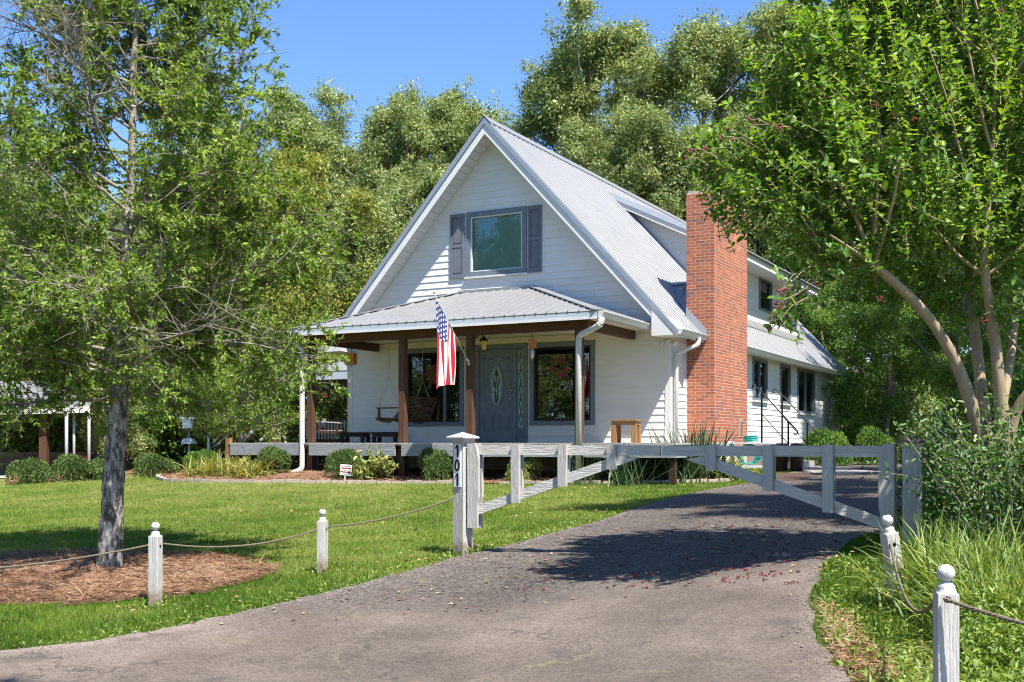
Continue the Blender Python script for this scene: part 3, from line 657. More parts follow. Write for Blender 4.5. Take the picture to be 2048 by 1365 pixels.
def clip_strip(poly, x0, x1):
    def cl(ps, f, inter):
        out = []
        for i in range(len(ps)):
            a, b = ps[i], ps[(i + 1) % len(ps)]
            if f(a): out.append(a)
            if f(a) != f(b): out.append(inter(a, b))
        return out
    def ix(xv): return lambda a, b: (xv, a[1] + (b[1] - a[1]) * (xv - a[0]) / (b[0] - a[0]))
    ps = cl(poly, lambda p: p[0] >= x0, ix(x0))
    return cl(ps, lambda p: p[0] <= x1, ix(x1)) if ps else []
def ribbed_roof(parent, poly, fn, width=0.91, rib=0.23, thick=0.03, name='roof_panel', x_off=0.0):
    """metal sheets on a plane: poly in (along eave, up slope); fn((a, c), out) -> local point"""
    a0 = min(p[0] for p in poly) + x_off; a1 = max(p[0] for p in poly); x = a0 if x_off == 0 else a0 - width
    while x < a1 - 1e-4:
        ps = clip_strip(poly, x + .001, x + width - .001)
        if len(ps) >= 3:
            mb = MB(); mb.prism(ps, fn, 0, thick)
            k = 0
            while k * rib < width - .02:
                xr = x + .03 + k * rib; rs = clip_strip(poly, xr - .016, xr + .016); k += 1
                if len(rs) >= 3 and max(p[1] for p in rs) - min(p[1] for p in rs) > .05:
                    top = clip_strip(poly, xr - .008, xr + .008)
                    lo = min(p[1] for p in rs); hi = max(p[1] for p in top)
                    lo_t = min(p[1] for p in top)
                    hi0 = max(p[1] for p in rs if p[0] < xr) if any(p[0] < xr for p in rs) else hi
                    hi1 = max(p[1] for p in rs if p[0] > xr) if any(p[0] > xr for p in rs) else hi
                    h = min(hi0, hi1)
                    mb.hexa([fn((xr - .018, lo - .004), thick - .002), fn((xr + .018, lo - .004), thick - .002), fn((xr + .018, h), thick - .002), fn((xr - .018, h), thick - .002),
                             fn((xr - .008, lo - .004), thick + .022), fn((xr + .008, lo - .004), thick + .022), fn((xr + .008, h), thick + .022), fn((xr - .008, h), thick + .022)])
            mb.build(name, 'metal_roof', parent)
        x += width

HB = 16.0                         # depth of the house
HWID = 4.1                        # half width
# ---- front wall
def zlim(z):
    h = (RZ - 0.22 - z) / SL; h = min(HWID, h); return (-h, h)
F_OPEN = [(-2.42, -0.96, 0.46, 2.10), (0.93, 2.33, 0.46, 2.10), (-0.72, 0.76, -0.02, 2.16), (-0.70, 0.66, 3.87, 5.15)]
wall_with_boards(house, lambda a, o, z: (a, -o, z), (-0.02, RZ - 0.30), zlim, F_OPEN)
# ---- right side wall, left side wall, back
S_OPEN = [(6.1, 7.35, 1.14, 2.12), (8.8, 9.8, 1.14, 2.12), (10.75, 12.8, 0.92, 2.12)]
wall_with_boards(house, lambda a, o, z: (HWID + o, a, z), (-0.62, 2.36), lambda z: (0.0, HB), S_OPEN)
box_obj('wall', 'siding', -HWID, -HWID + .09, 0.1, HB, -0.02, 2.36, house)
MB().prism([(-HWID, -.5), (HWID, -.5), (HWID, 2.3), (0, RZ - .3), (-HWID, 2.3)], lambda p, d: (p[0], d, p[1]), HB - .09, HB).build('wall', 'siding', house)
box_obj('floor', 'interior', -HWID + .1, HWID - .1, 0.1, HB - .1, -0.14, -0.04, house)
box_obj('floor', 'interior', -HWID + .1, HWID - .1, 0.1, HB - .1, 2.45, 2.55, house)
box_obj('foundation', 'block', -HWID + .05, HWID - .05, 0.05, HB - .05, -1.1, -0.15, house)
box_obj('interior_wall', 'interior', -HWID + .1, HWID - .1, 4.0, 4.1, -0.03, 2.44, house)
for sx in (-1, 1):                # corner boards
    box_obj('corner_board', 'trim', sx * (HWID - .09) if sx > 0 else -HWID - .024, HWID + .024 if sx > 0 else -HWID + .09, -.026, .0, -.02, 2.33, house)
box_obj('corner_board', 'trim', HWID + .001, HWID + .026, .002, .10, -.3, 2.33, house)
box_obj('corner_board', 'trim', HWID + .001, HWID + .026, HB - .1, HB, -.6, 2.33, house)

# ---- main roof
roof = MB()
for sx in (-1, 1):
    roof.prism([(0, RZ - .035), (sx * 4.5, roof_z(4.5) - .035), (sx * 4.5, roof_z(4.5) - .14), (0, RZ - .19)], lambda p, d: (p[0], d, p[1]), -.56, HB + .35)
roof_o = roof.build('roof', 'trim', house)
LN = math.hypot(4.52, SL * 4.52); cs, sn = 4.52 / LN, SL * 4.52 / LN
for sx in (-1, 1):
    fn = (lambda sx: lambda p, o: (sx * ((LN - p[1]) * cs + o * sn), p[0], RZ - .034 - (LN - p[1]) * sn + o * cs))(sx)
    ribbed_roof(roof_o, [(-.60, -.02), (HB + .4, -.02), (HB + .4, LN), (-.60, LN)], fn)
mb = MB()                         # ridge cap
for sx in (-1, 1):
    mb.hexa([(0, -.62, RZ + .030), (sx * .17, -.62, RZ - .15), (sx * .17, HB + .42, RZ - .15), (0, HB + .42, RZ + .030), (0, -.62, RZ + .042), (sx * .175, -.62, RZ - .138), (sx * .175, HB + .42, RZ - .138), (0, HB + .42, RZ + .042)])
mb.build('ridge_cap', 'metal_roof', roof_o)
for sx in (-1, 1):                # rake board, metal edge, soffit boards
    z = lambda x: roof_z(x)
    MB().prism([(0, RZ - .075), (sx * 4.46, z(4.46) - .075), (sx * 4.40, 2.18), (sx * 4.257, 2.18), (0, RZ - .36)], lambda p, d: (p[0], d, p[1]), -.585, -.562).build('rake_board', 'trim', roof_o)
    MB().prism([(0, RZ - .01), (sx * 4.5, z(4.5) - .01), (sx * 4.5, z(4.5) - .14), (0, RZ - .145)], lambda p, d: (p[0], d, p[1]), -.612, -.587).build('rake_trim', 'roof_trim', roof_o)
    n = 34
    for i in range(n):
        x0, x1 = 4.32 * i / n + .002, 4.32 * (i + 1) / n - .008
        MB().prism([(sx * x0, z(x0) - .215), (sx * x1, z(x1) - .215), (sx * x1, z(x1) - .235), (sx * x0, z(x0) - .235)], lambda p, d: (p[0], d, p[1]), -.56, -.022).build('soffit_board', 'trim', roof_o)
    # boxed return at the eave end
    MB().prism([(sx * 3.93, 2.17), (sx * 4.40, 2.17), (sx * 4.52, 2.27), (sx * 4.44, 2.38), (sx * 3.93, 2.86)], lambda p, d: (p[0], d, p[1]), -.60, -.03).build('eave_return', 'trim', roof_o)
    # level soffit and fascia along the side
    MB().hexa([(sx * HWID, 0, 2.24), (sx * 4.48, 0, 2.20), (sx * 4.48, HB + .3, 2.20), (sx * HWID, HB + .3, 2.24), (sx * HWID, 0, 2.26), (sx * 4.48, 0, 2.22), (sx * 4.48, HB + .3, 2.22), (sx * HWID, HB + .3, 2.26)]).build('soffit', 'trim', roof_o)
    box_obj('fascia', 'trim', min(sx * 4.46, sx * 4.48), max(sx * 4.46, sx * 4.48), -.03, HB + .3, 2.19, 2.29, roof_o)
def gutter(parent, a, b, out, name='gutter'):
    """K shaped trough from a to b (back top edge), opening towards out"""
    a = Vector(a); b = Vector(b); out = Vector(out); up = Vector((0, 0, 1))
    pr = [(0, 0), (0, -.11), (.07, -.11), (.10, -.05), (.12, -.012), (.12, 0), (.112, 0), (.112, -.014), (.092, -.05), (.066, -.102), (.008, -.102), (.008, 0)]
    mb = MB(); A = [a + out * p[0] + up * p[1] for p in pr]; B = [b + out * p[0] + up * p[1] for p in pr]; n = len(pr)
    mb.add(A + B, [(i, n + i, n + (i + 1) % n, (i + 1) % n) for i in range(n)])
    for P in (A, B): mb.add([P[0], P[1], P[2], P[3], P[4], P[5]], [(0, 1, 2, 3, 4, 5)])
    return mb.build(name, 'gutter', parent)
gutter(house, (4.49, -.60, 2.29), (4.49, 1.03, 2.29), (1, 0, 0))
gutter(house, (4.49, 3.52, 2.29), (4.49, HB + .36, 2.26), (1, 0, 0))
def downspout(parent, pts, w=.075, name='downspout', m='gutter'):
    pts = [Vector(p) for p in pts]; P = [pts[0]]
    for i in range(1, len(pts) - 1):        # rounded bends
        a, c, b = pts[i - 1], pts[i], pts[i + 1]; r = min(.09, (a - c).length * .45, (b - c).length * .45)
        p0 = c + (a - c).normalized() * r; p1 = c + (b - c).normalized() * r
        for t in (0, .25, .5, .75, 1): P.append((p0 * (1 - t) + c * t) * (1 - t) + (c * (1 - t) + p1 * t) * t)
    P.append(pts[-1])
    mb = MB(); mb.tube(P, w * .62, 10, smooth=True)
    for k in (3, len(P) - 3):
        if 0 < k < len(P) - 1: mb.tube([P[k], P[k] + (P[k + 1] - P[k]).normalized() * .03], w * .70, 10)
    return mb.build(name, m, parent)
downspout(house, [(4.55, .55, 2.2), (4.55, .50, 2.05), (4.20, .13, 1.86), (4.20, .13, -.55)])
downspout(house, [(4.55, HB + .1, 2.16), (4.55, HB + .1, 2.05), (4.22, HB - .15, 1.8), (4.22, HB - .15, -.5)])
mb = MB()                          # twin flood lamps under the eave
for p, d in (((4.02, -.10, 2.08), (-.7, -.6, -.45)), ((4.16, -.02, 2.08), (.75, -.5, -.35))):
    d = Vector(d).normalized(); p = Vector(p); mb.tube([p, p + d * .05, p + d * .13], [.03, .035, .06], 12); mb.tube([p, Vector((4.08, -.05, 2.17))], .012, 6)
mb.build('flood_lamp', 'gutter', house)
mb = MB()
for p, d in (((-4.18, -.10, 2.08), (-.8, -.5, -.35)), ((-4.04, -.1, 2.08), (.3, -.8, -.3))):
    d = Vector(d).normalized(); p = Vector(p); mb.tube([p, p + d * .05, p + d * .13], [.03, .035, .06], 12); mb.tube([p, Vector((-4.1, -.02, 2.17))], .012, 6)
mb.build('flood_lamp', 'gutter', house)
downspout(house, [(-4.55, .3, 2.2), (-4.55, .3, 2.05), (-4.20, .1, 1.86), (-4.20, .1, -.1)])

# ---- windows
def window(parent, fn, a0, a1, z0, z1, fw, paint, panes, glass, sill=None, depth=.05, out=.045, head=0.0):
    """frame round an opening, mullions, panes; fn(along, out, z)"""
    mb = MB()
    def b(m, x0, x1, o0, o1, y0, y1): m.hexa([fn(x0, o1, y0), fn(x1, o1, y0), fn(x1, o0, y0), fn(x0, o0, y0), fn(x0, o1, y1), fn(x1, o1, y1), fn(x1, o0, y1), fn(x0, o0, y1)])
    b(mb, a0 - fw, a0 + .012, -.06, out, z0 + .001, z1 - .001); b(mb, a1 - .012, a1 + fw, -.06, out, z0 + .001, z1 - .001)
    b(mb, a0 - fw - .004, a1 + fw + .004, -.06, out + .003, z1 - .012, z1 + fw + head); b(mb, a0 - fw - .004, a1 + fw + .004, -.06, out + .004, z0 - fw, z0 + .012)
    for i in range(1, panes):
        x = a0 + (a1 - a0) * i / panes; b(mb, x - .022, x + .022, -.05, out - .02, z0 + .012, z1 - .012)
    w = mb.build('window', paint, parent)
    for i in range(panes):
        x0 = a0 + (a1 - a0) * i / panes; x1 = a0 + (a1 - a0) * (i + 1) / panes; g = MB(); b(g, x0 + .008, x1 - .008, -.034, -.028, z0 + .008, z1 - .008); g.build('pane', glass, w)
    if sill:
        s = MB(); b(s, a0 - fw - .03, a1 + fw + .03, -.01, out + .035, z0 - fw - .035, z0 - fw - .002); s.build('sill', sill, w)
    return w
ff = lambda a, o, z: (a, -o, z)
fs_ = lambda a, o, z: (HWID + o, a, z)
w1 = window(house, ff, -2.42, -0.96, 0.46, 2.10, .085, 'slate_paint', 1, 'glass')
w2 = window(house, ff, 0.93, 2.33, 0.46, 2.10, .085, 'slate_paint', 1, 'glass')
MB().box(2.02, 2.08, -.03, .03, .47, 2.09).build('mullion', 'black_paint', w2)
MB().box(-1.42, -1.36, -.03, .03, .47, 2.09).build('mullion', 'slate_paint', w1)
for w, x0, x1 in ((w1, -2.41, -.97), (w2, .94, 2.32)):
    MB().box(x0, x0 + .05, -.026, .02, .48, 2.08).box(x1 - .05, x1, -.026, .02, .48, 2.08).box(x0 + .05, x1 - .05, -.025, .02, .475, .52).box(x0 + .05, x1 - .05, -.025, .02, 2.04, 2.085).build('sash', 'black_paint', w)
w3 = window(house, ff, -0.70, 0.66, 3.87, 5.15, .10, 'slate_paint', 1, 'glass_up', sill='trim')
MB().box(-.69, -.655, -.02, .02, 3.88, 5.14).box(.615, .65, -.02, .02, 3.88, 5.14).box(-.655, .615, -.02, .02, 3.875, 3.91).box(-.655, .615, -.02, .02, 5.11, 5.145).build('sash', 'trim', w3)
mb = MB()
for i in range(58):
    z = 3.92 + i * (1.19 / 58); mb.hexa([(-.64, .046, z), (.60, .046, z), (.60, .062, z + .014), (-.64, .062, z + .014), (-.64, .046, z + .002), (.60, .046, z + .002), (.60, .062, z + .016), (-.64, .062, z + .016)])
o = mb.build('blind', 'blind', w3); o['kind'] = 'stuff'
MB().box(-.68, .64, .080, .086, 3.80, 5.16).build('curtain_lining', 'blind', w3)
for x0, x1 in ((-1.22, -.85), (.80, 1.13)):   # raised panel shutters
    sh = MB().box(x0, x0 + .06, -.052, -.021, 3.76, 5.24).box(x1 - .06, x1, -.052, -.021, 3.76, 5.24).box(x0 + .06, x1 - .06, -.052, -.021, 3.76, 3.86).box(x0 + .06, x1 - .06, -.052, -.021, 4.47, 4.55).box(x0 + .06, x1 - .06, -.052, -.021, 5.15, 5.24).build('shutter', 'shutter_paint', house)
    for z0, z1 in ((3.86, 4.47), (4.55, 5.15)):
        MB().box(x0 + .058, x1 - .058, -.034, -.020, z0, z1).box(x0 + .085, x1 - .085, -.046, -.030, z0 + .03, z1 - .03).build('panel', 'shutter_paint', sh)
for o in S_OPEN: window(house, fs_, o[0], o[1], o[2], o[3], .06, 'slate_paint', 2 if o[1] - o[0] > 1.1 else 1, 'glass_dark', sill='trim')
# ---- door with sidelights
dr = MB()
dr.box(-.74, -.66, -.07, .06, -.02, 2.10).box(.70, .78, -.07, .06, -.02, 2.10).box(-.745, .785, -.075, .06, 2.10, 2.19).box(-.52, -.45, -.065, .06, 0, 2.10).box(.45, .52, -.065, .06, 0, 2.10).box(-.66, .70, -.10, .06, -.03, .015)
dr.box(-.66, -.52, -.03, .02, .015, .30).box(.52, .70, -.03, .02, .015, .30)
dfr = dr.build('door_frame', 'slate_paint', house)
leaf = MB(); leaf.box(-.446, .446, -.035, .012, .02, 2.095)
dleaf = leaf.build('door', 'slate_paint', dfr)
def ring(mb, cx, cz, rx, rz, t, o0, o1, n=36):
    vs_ = []
    for j in range(n):
        a = 2 * math.pi * j / n; c, s = math.cos(a), math.sin(a)
        for (r, o) in ((0, o0), (t, o0), (t, o1), (0, o1)): vs_.append((cx + (rx + r) * c, -o, cz + (rz + r) * s))
    fs = []
    for j in range(n):
        k = (j + 1) % n
        for q in range(4): fs.append((j * 4 + q, j * 4 + (q + 1) % 4, k * 4 + (q + 1) % 4, k * 4 + q))
    mb.add(vs_, fs)
mb = MB(); ring(mb, 0, 1.28, .15, .44, .045, .030, .060); mb.build('oval_frame', 'slate_paint', dfr)
og = MB(); og.add([(.15 * math.cos(2 * math.pi * j / 36), -.042, 1.28 + .44 * math.sin(2 * math.pi * j / 36)) for j in range(36)], [tuple(range(36))]); 
mb = MB()
for x0, x1 in ((-.345, -.055), (.055, .345)):
    for q, w_ in ((0, .02), (.045, .012)):
        mb.box(x0 + q, x1 - q, -.046 - q * .1, -.030, .22 + q, .24 + q).box(x0 + q, x1 - q, -.046 - q * .1, -.030, .62 - q, .64 - q).box(x0 + q, x0 + q + .02, -.046 - q * .1, -.030, .24 + q, .62 - q).box(x1 - q - .02, x1 - q, -.046 - q * .1, -.030, .24 + q, .62 - q)
mb.box(-.345, .345, -.044, -.03, .745, .765)
arc = [(-.345 + .69 * t / 20, -.04, 1.86 + .06 * math.sin(math.pi * t / 20) + .03 * math.cos(2 * math.pi * t / 10)) for t in range(21)]; mb.tube(arc, .010, 6)
mb.box(-.345, -.325, -.044, -.03, .765, 1.88).box(.325, .345, -.044, -.03, .765, 1.88)
mb.build('door_moulding', 'slate_paint', dfr)
og.build('oval_glass', 'glass_pat', dfr) if 'glass_pat' in MATS else None
mb = MB()
def lead_curve(mb, f, r=.0055):
    mb.tube([f(t / 24) for t in range(25)], r, 5)
for k in range(3):
    for sx in (-1, 1): lead_curve(mb, lambda t, k=k, sx=sx: (sx * (.02 + .035 * k) * math.sin(math.pi * t) * (1 + .5 * math.sin(2 * math.pi * t * (k + 1))), -.050, .87 + .82 * t))
for zc in (1.0, 1.28, 1.55): ring(mb, 0, zc, .03, .06, .008, .045, .055, 16)
mb.build('leading', 'lead', dfr)
for x0, x1 in ((-.66, -.52), (.52, .70)):
    xm = (x0 + x1) / 2; g = MB().box(x0 + .01, x1 - .01, -.02, -.012, .31, 2.05).build('sidelight', 'glass_pat', dfr)
    mb = MB().box(x0 + .004, x0 + .022, -.04, 0, .30, 2.09).box(x1 - .022, x1 - .004, -.04, 0, .30, 2.09).box(x0 + .022, x1 - .022, -.04, 0, .29, .32).box(x0 + .022, x1 - .022, -.04, 0, 2.04, 2.09)
    mb.build('sidelight_frame', 'slate_paint', g)
    mb = MB()
    for sx in (-1, 1): lead_curve(mb, lambda t, sx=sx: (xm + sx * .032 * math.sin(math.pi * t * 5), -.026, .36 + 1.65 * t))
    for zc in (.6, .93, 1.26, 1.6, 1.9): ring(mb, xm, zc, .012, .03, .006, .022, .032, 12)
    mb.build('leading', 'lead', g)
mb = MB(); mb.lathe([(0, .05), (.022, .05), (.026, .03), (.012, .02), (.012, 0)], 12, M=Matrix.Translation((.375, -.035, .98)) @ Matrix.Rotation(math.radians(90), 4, 'X'))
mb.lathe([(0, .02), (.027, .02), (.03, 0)], 12, M=Matrix.Translation((.375, -.035, 1.16)) @ Matrix.Rotation(math.radians(90), 4, 'X'))
mb.tube([(.375, -.085, .98), (.30, -.085, .975)], .010, 6); mb.build('door_handle', 'steel', dfr)
box_obj('doorbell', 'trim', .80, .835, -.045, -.018, 1.30, 1.42, house)

# ---- dormer on the right slope
DB0, DB1, DS = 5.05, 12.6, 3.62
dz_ = lambda x: 6.60 - .495 * (x - .51)
dorm = MB().prism([(.40, dz_(.40) - .03), (4.22, dz_(4.22) - .03), (4.22, dz_(4.22) - .16), (.62, dz_(.62) - .16)], lambda p, d: (p[0], d, p[1]), DB0 + .03, DB1 + .2).build('dormer', 'trim', house)
MB().prism([(.50, dz_(.50) + .005), (4.26, dz_(4.26) + .005), (4.26, dz_(4.26) - .11), (.62, dz_(.62) - .12)], lambda p, d: (p[0], d, p[1]), DB0 - .012, DB0 + .025).build('rake_board', 'fascia_paint', dorm)
MB().prism([(.62, dz_(.62) - .125), (4.24, dz_(4.24) - .115), (4.24, dz_(4.24) - .26), (.80, dz_(.80) - .26)], lambda p, d: (p[0], d, p[1]), DB0 + .012, DB0 + .045).build('rake_board', 'trim', dorm)
dl = math.hypot(1, .495)
ribbed_roof(dorm, [(DB0 - .01, 0), (DB1 + .25, 0), (DB1 + .25, 3.9 * dl), (DB0 - .01, 3.9 * dl)], lambda p, o: (4.28 - p[1] / dl + o * .495 / dl, p[0], dz_(4.28) - .028 + p[1] * .495 / dl + o / dl))
MB().box(4.20, 4.225, DB0 + .03, DB1 + .2, dz_(4.22) - .22, dz_(4.22) - .04).build('fascia', 'trim', dorm)
MB().hexa([(DS, DB0 + .05, dz_(4.2) - .20), (4.2, DB0 + .05, dz_(4.2) - .22), (4.2, DB1, dz_(4.2) - .22), (DS, DB1, dz_(4.2) - .20), (DS, DB0 + .05, dz_(4.2) - .18), (4.2, DB0 + .05, dz_(4.2) - .20), (4.2, DB1, dz_(4.2) - .20), (DS, DB1, dz_(4.2) - .18)]).build('soffit', 'trim', dorm)
DC = DB0 + .28
def cheek_lim(z):
    lo = (RZ - z) / SL - .02                      # main roof line
    hi = min(DS, .51 + (6.60 - .16 - z) / .495)   # under the dormer roof
    return (lo, hi)
wall_with_boards(dorm, lambda a, o, z: (a, DC - o, z), (3.2, 6.25), cheek_lim, [], joints=False)
wall_with_boards(dorm, lambda a, o, z: (DS + o, a, z), (3.15, dz_(4.2) - .18), lambda z: (DC, DB1), [(8.4, 9.6, 3.72, 4.55)])
window(dorm, lambda a, o, z: (DS + o, a, z), 8.4, 9.6, 3.72, 4.55, .05, 'slate_paint', 1, 'glass_dark')
box_obj('corner_board', 'trim', DS - .06, DS + .024, DC - .025, DC - .0, 3.25, 4.9, dorm)
MB().box(1.2, DS - .1, DC + .1, DB1 - .1, 3.5, 3.55).build('floor', 'interior', dorm)
MB().prism([(DS, 3.1), (DS, dz_(DS) - .16), (.8, dz_(.8) - .16)], lambda p, d: (p[0], d, p[1]), DB1 - .08, DB1).build('wall', 'siding', dorm)
MB().hexa([(DS + .02, DC, roof_z(DS) - .02), (DS + .20, DC, roof_z(DS + .2) + .02), (DS + .20, DB1, roof_z(DS + .2) + .02), (DS + .02, DB1, roof_z(DS) - .02), (DS + .02, DC, roof_z(DS) + .06), (DS + .21, DC, roof_z(DS + .2) + .045), (DS + .21, DB1, roof_z(DS + .2) + .045), (DS + .02, DB1, roof_z(DS) + .06)]).build('flashing', 'metal_roof', dorm)
mb = MB(); a, b = Vector((1.02, DC - .03, roof_z(1.02) + .035)), Vector((DS, DC - .03, roof_z(DS) + .035)); mb.beam(a, b, .05, .05); mb.build('flashing', 'roof_trim', dorm)

# ---- brick chimney: mortar core, proud bricks
CS0, CS1, CB0, CB1, CTOP = 4.10, 4.72, 1.04, 3.50, 5.40
chim = MB().box(CS0 + .002, CS1 - .0009, CB0 + .0011, CB1 - .002, -1.0, CTOP - .02).build('chimney', 'mortar', house)
CO = .0677; NC = int((CTOP + .06) / CO); z0c = -.06
def brick_mesh(L, D, H, t, name):
    m = MB().box(-L / 2, L / 2, 0, D, 0, H); me = m.mesh(name, 'brick')
    a = me.attributes.new('tint', 'FLOAT', 'POINT'); a.data.foreach_set('value', np.full(len(me.vertices), t, np.float32)); return me
tints = [.05, .2, .38, .45, .52, .6, .66, .74]
full = [brick_mesh(.200, .09, .057, t, 'brick') for t in tints]; half = [brick_mesh(.095, .09, .057, t, 'brick') for t in tints]
wts = [1.7, 2.2, 2.2, 3, 3, 2.5, 2, .9]
nb = 0; pitch = (CS1 - CS0 + .010) / 3
V = []; T_ = []
def add_brick(x0, x1, y0, y1, z0, z1, t):
    V.append([(x0, y0, z0), (x1, y0, z0), (x1, y1, z0), (x0, y1, z0), (x0, y0, z1), (x1, y0, z1), (x1, y1, z1), (x0, y1, z1)]); T_.append(t)
for i in range(NC):
    z = z0c + i * CO
    if i % 2 == 0: xs = [(CS0 + .100 + k * pitch, 1) for k in range(3)]
    else: xs = [(CS0 + .0475, 0), (CS0 + .205, 1), (CS0 + .205 + pitch, 1), (CS1 - .0475, 0)]
    for x, fl in xs:
        if nb < 300:
            me = R.choices(full if fl else half, wts)[0]
            o = link('brick', me, chim, (x, CB0 + R.uniform(-.0006, .0004), z)); nb += 1
    # side facing the drive, side facing the ridge, back
    y = CB0 + (.100 if i % 2 == 0 else .100)
    if i % 2: add_brick(CS1 - .09, CS1 + R.uniform(-.0001, .0004), y, y + .095, z, z + .057, R.choices(tints, wts)[0]); y += .105
    while y < CB1 - .03:
        y1 = min(y + .197, CB1); add_brick(CS1 - .09, CS1 + R.uniform(-.0001, .0004), y, y1, z, z + .057, min(1, R.choices(tints, wts)[0] + (.16 if abs(y - 2.55) < .32 and z > 1 and R.random() < .8 else 0))); y += .207
    if z > 2.5:
        y = CB0 + (.2 if i % 2 else .1)
        while y < CB1 - .03: add_brick(CS0, CS0 + .09, y, min(y + .197, CB1), z, z + .057, R.choices(tints, wts)[0]); y += .207
Vn = np.array(V, np.float32).reshape(-1, 3); Qn = (np.array([(3, 2, 1, 0), (4, 5, 6, 7), (0, 1, 5, 4), (1, 2, 6, 5), (2, 3, 7, 6), (3, 0, 4, 7)])[None] + (np.arange(len(V)) * 8)[:, None, None]).reshape(-1, 4)
o = link('brickwork', np_mesh('brickwork', Vn, Qn, 'brick', np.repeat(T_, 8), smooth=False), chim); o['kind'] = 'stuff'
MB().box(CS0 + .02, CS1 - .02, CB0 + .02, CB1 - .02, CTOP - .03, CTOP + .03).build('chimney_crown', 'concrete', chim)
MB().box(CS1 - .02, CS1 + .014, 2.86, 3.06, .12, .52).build('cleanout_frame', 'mortar', chim); MB().box(CS1 - .02, CS1 + .024, 2.89, 3.03, .16, .48).build('cleanout_door', 'steel', chim)
# saddle behind the chimney and flashing
bm_ = (CB0 + CB1) / 2; hz_ = 3.62; sx0 = (RZ - hz_) / SL
MB().add([(sx0 - .02, bm_, hz_ + .03), (CS0 + .02, bm_, hz_ + .03), (CS0 + .02, CB0 - .06, roof_z(CS0) + .04), (CS0 + .02, CB1 + .06, roof_z(CS0) + .04)], [(0, 2, 1), (0, 1, 3)]).build('chimney_saddle', 'roof_trim', house)
MB().add([(sx0 - .02, bm_, hz_ + .045), (CS0 + .03, bm_, hz_ + .045), (CS0 + .03, bm_ - .14, hz_ - .03), (sx0 + .1, bm_ - .14, hz_ - .03)], [(0, 3, 2, 1)]).build('saddle_cap', 'metal_roof', house)
for k in range(3):
    t = .25 + .25 * k; x = sx0 + (CS0 - sx0) * t
    MB().tube([(x, bm_ - .1, hz_ + .0), (x + .12, bm_ - (bm_ - CB0) * (.45 + .5 * t) , hz_ - (hz_ - roof_z(CS0)) * (.45 + .5 * t) + .04)], .012, 5).build('seam', 'roof_trim', house)
MB().hexa([(CS0 + .0, CB0 - .05, roof_z(CS0) - .02), (4.56, CB0 - .05, roof_z(4.56) - .02), (4.56, CB0 + .003, roof_z(4.56) - .02), (CS0, CB0 + .003, roof_z(CS0) - .02), (CS0, CB0 - .014, roof_z(CS0) + .22), (4.56, CB0 - .014, roof_z(4.56) + .2), (4.56, CB0 - .004, roof_z(4.56) + .2), (CS0, CB0 - .004, roof_z(CS0) + .22)]).build('flashing', 'metal_roof', house)

# ---- porch roof (hipped), beams, posts
PX, PB, PZ, PT, PTX = 3.75, -2.90, 2.45, 3.42, .93; PL = 3.46
pr = MB().add([(-PL, PB, PZ - .02), (PX, PB, PZ - .02), (PX, -.022, PZ - .02), (-PL, -.022, PZ - .02), (-PTX, -.022, PT - .03), (PTX, -.022, PT - .03)], [(0, 1, 5, 4), (1, 2, 5), (3, 0, 4), (2, 3, 4, 5), (3, 2, 1, 0)]).build('porch_roof', 'trim', house)
pl = math.hypot(PB, PT - PZ); c_, s_ = abs(PB) / pl, (PT - PZ) / pl
ribbed_roof(pr, [(-PL - .02, -.02), (PX + .02, -.02), (PTX, pl), (-PTX, pl)], lambda p, o: (p[0], PB + p[1] * c_ - o * s_, PZ - .018 + p[1] * s_ + o * c_))
for sx in (-1, 1):
    EX = PX if sx > 0 else PL; ql = math.hypot(EX - PTX, PT - PZ); c2, s2 = (EX - PTX) / ql, (PT - PZ) / ql
    ribbed_roof(pr, [(PB - .02, -.02), (-.022, -.02), (-.022, ql)], lambda p, o, sx=sx, EX=EX, c2=c2, s2=s2: (sx * (EX - p[1] * c2 + o * s2), p[0], PZ - .018 + p[1] * s2 + o * c2))
    a = Vector((sx * (EX + .01), PB - .01, PZ + .025)); b = Vector((sx * PTX, -.03, PT + .028)); m = MB(); m.beam(a, b, .20, .022); m.build('hip_cap', 'metal_roof', pr)
m = MB(); m.box(-PTX - .05, PTX + .05, -.10, -.022, PT - .02, PT + .05); m.build('wall_flashing', 'metal_roof', pr)
box_obj('fascia', 'fascia_paint', -PL, PX, PB - .022, PB, PZ - .15, PZ - .003, pr); box_obj('fascia_trim', 'trim', -PL, PX, PB - .032, PB - .023, PZ - .15, PZ - .105, pr)
for sx, EX in ((-1, PL), (1, PX)): box_obj('fascia', 'fascia_paint', min(sx * EX, sx * (EX + .02)), max(sx * EX, sx * (EX + .02)), PB, -.03, PZ - .15, PZ - .003, pr)
gutter(pr, (PX + .02, PB - .02, PZ - .01), (PX + .02, -.02, PZ - .03), (1, 0, 0)); gutter(pr, (-PL - .02, PB - .02, PZ - .01), (-PL - .02, -.02, PZ - .03), (-1, 0, 0))
box_obj('porch_ceiling', 'cream', -PL + .02, PX - .02, PB + .02, -.03, PZ - .10, PZ - .055, pr)
box_obj('frieze_board', 'cream', -HWID + .1, 2.416, -.045, -.021, 2.205, 2.34, house)
box_obj('porch_beam', 'cedar_beam', -3.40, 3.40, -2.57, -2.43, 2.16, 2.349, pr)
for sx in (-1, 1): box_obj('porch_beam', 'cedar_beam', sx * 3.28 - .07, sx * 3.28 + .07, -2.42, -.03, 2.17, 2.348, pr)
for k, x in enumerate((-3.28, -.86, .78, 3.20)):
    box_obj('porch_post', 'cedar', x - .07, x + .07, -2.58, -2.44, -1.0 + (0 if k != 9 else 0), 2.158, house)
downspout(house, [(PX + .08, PB + .02, PZ - .13), (PX + .06, PB - .0, PZ - .26), (3.27, -2.70, 2.02), (3.27, -2.70, -.75)], w=.095)
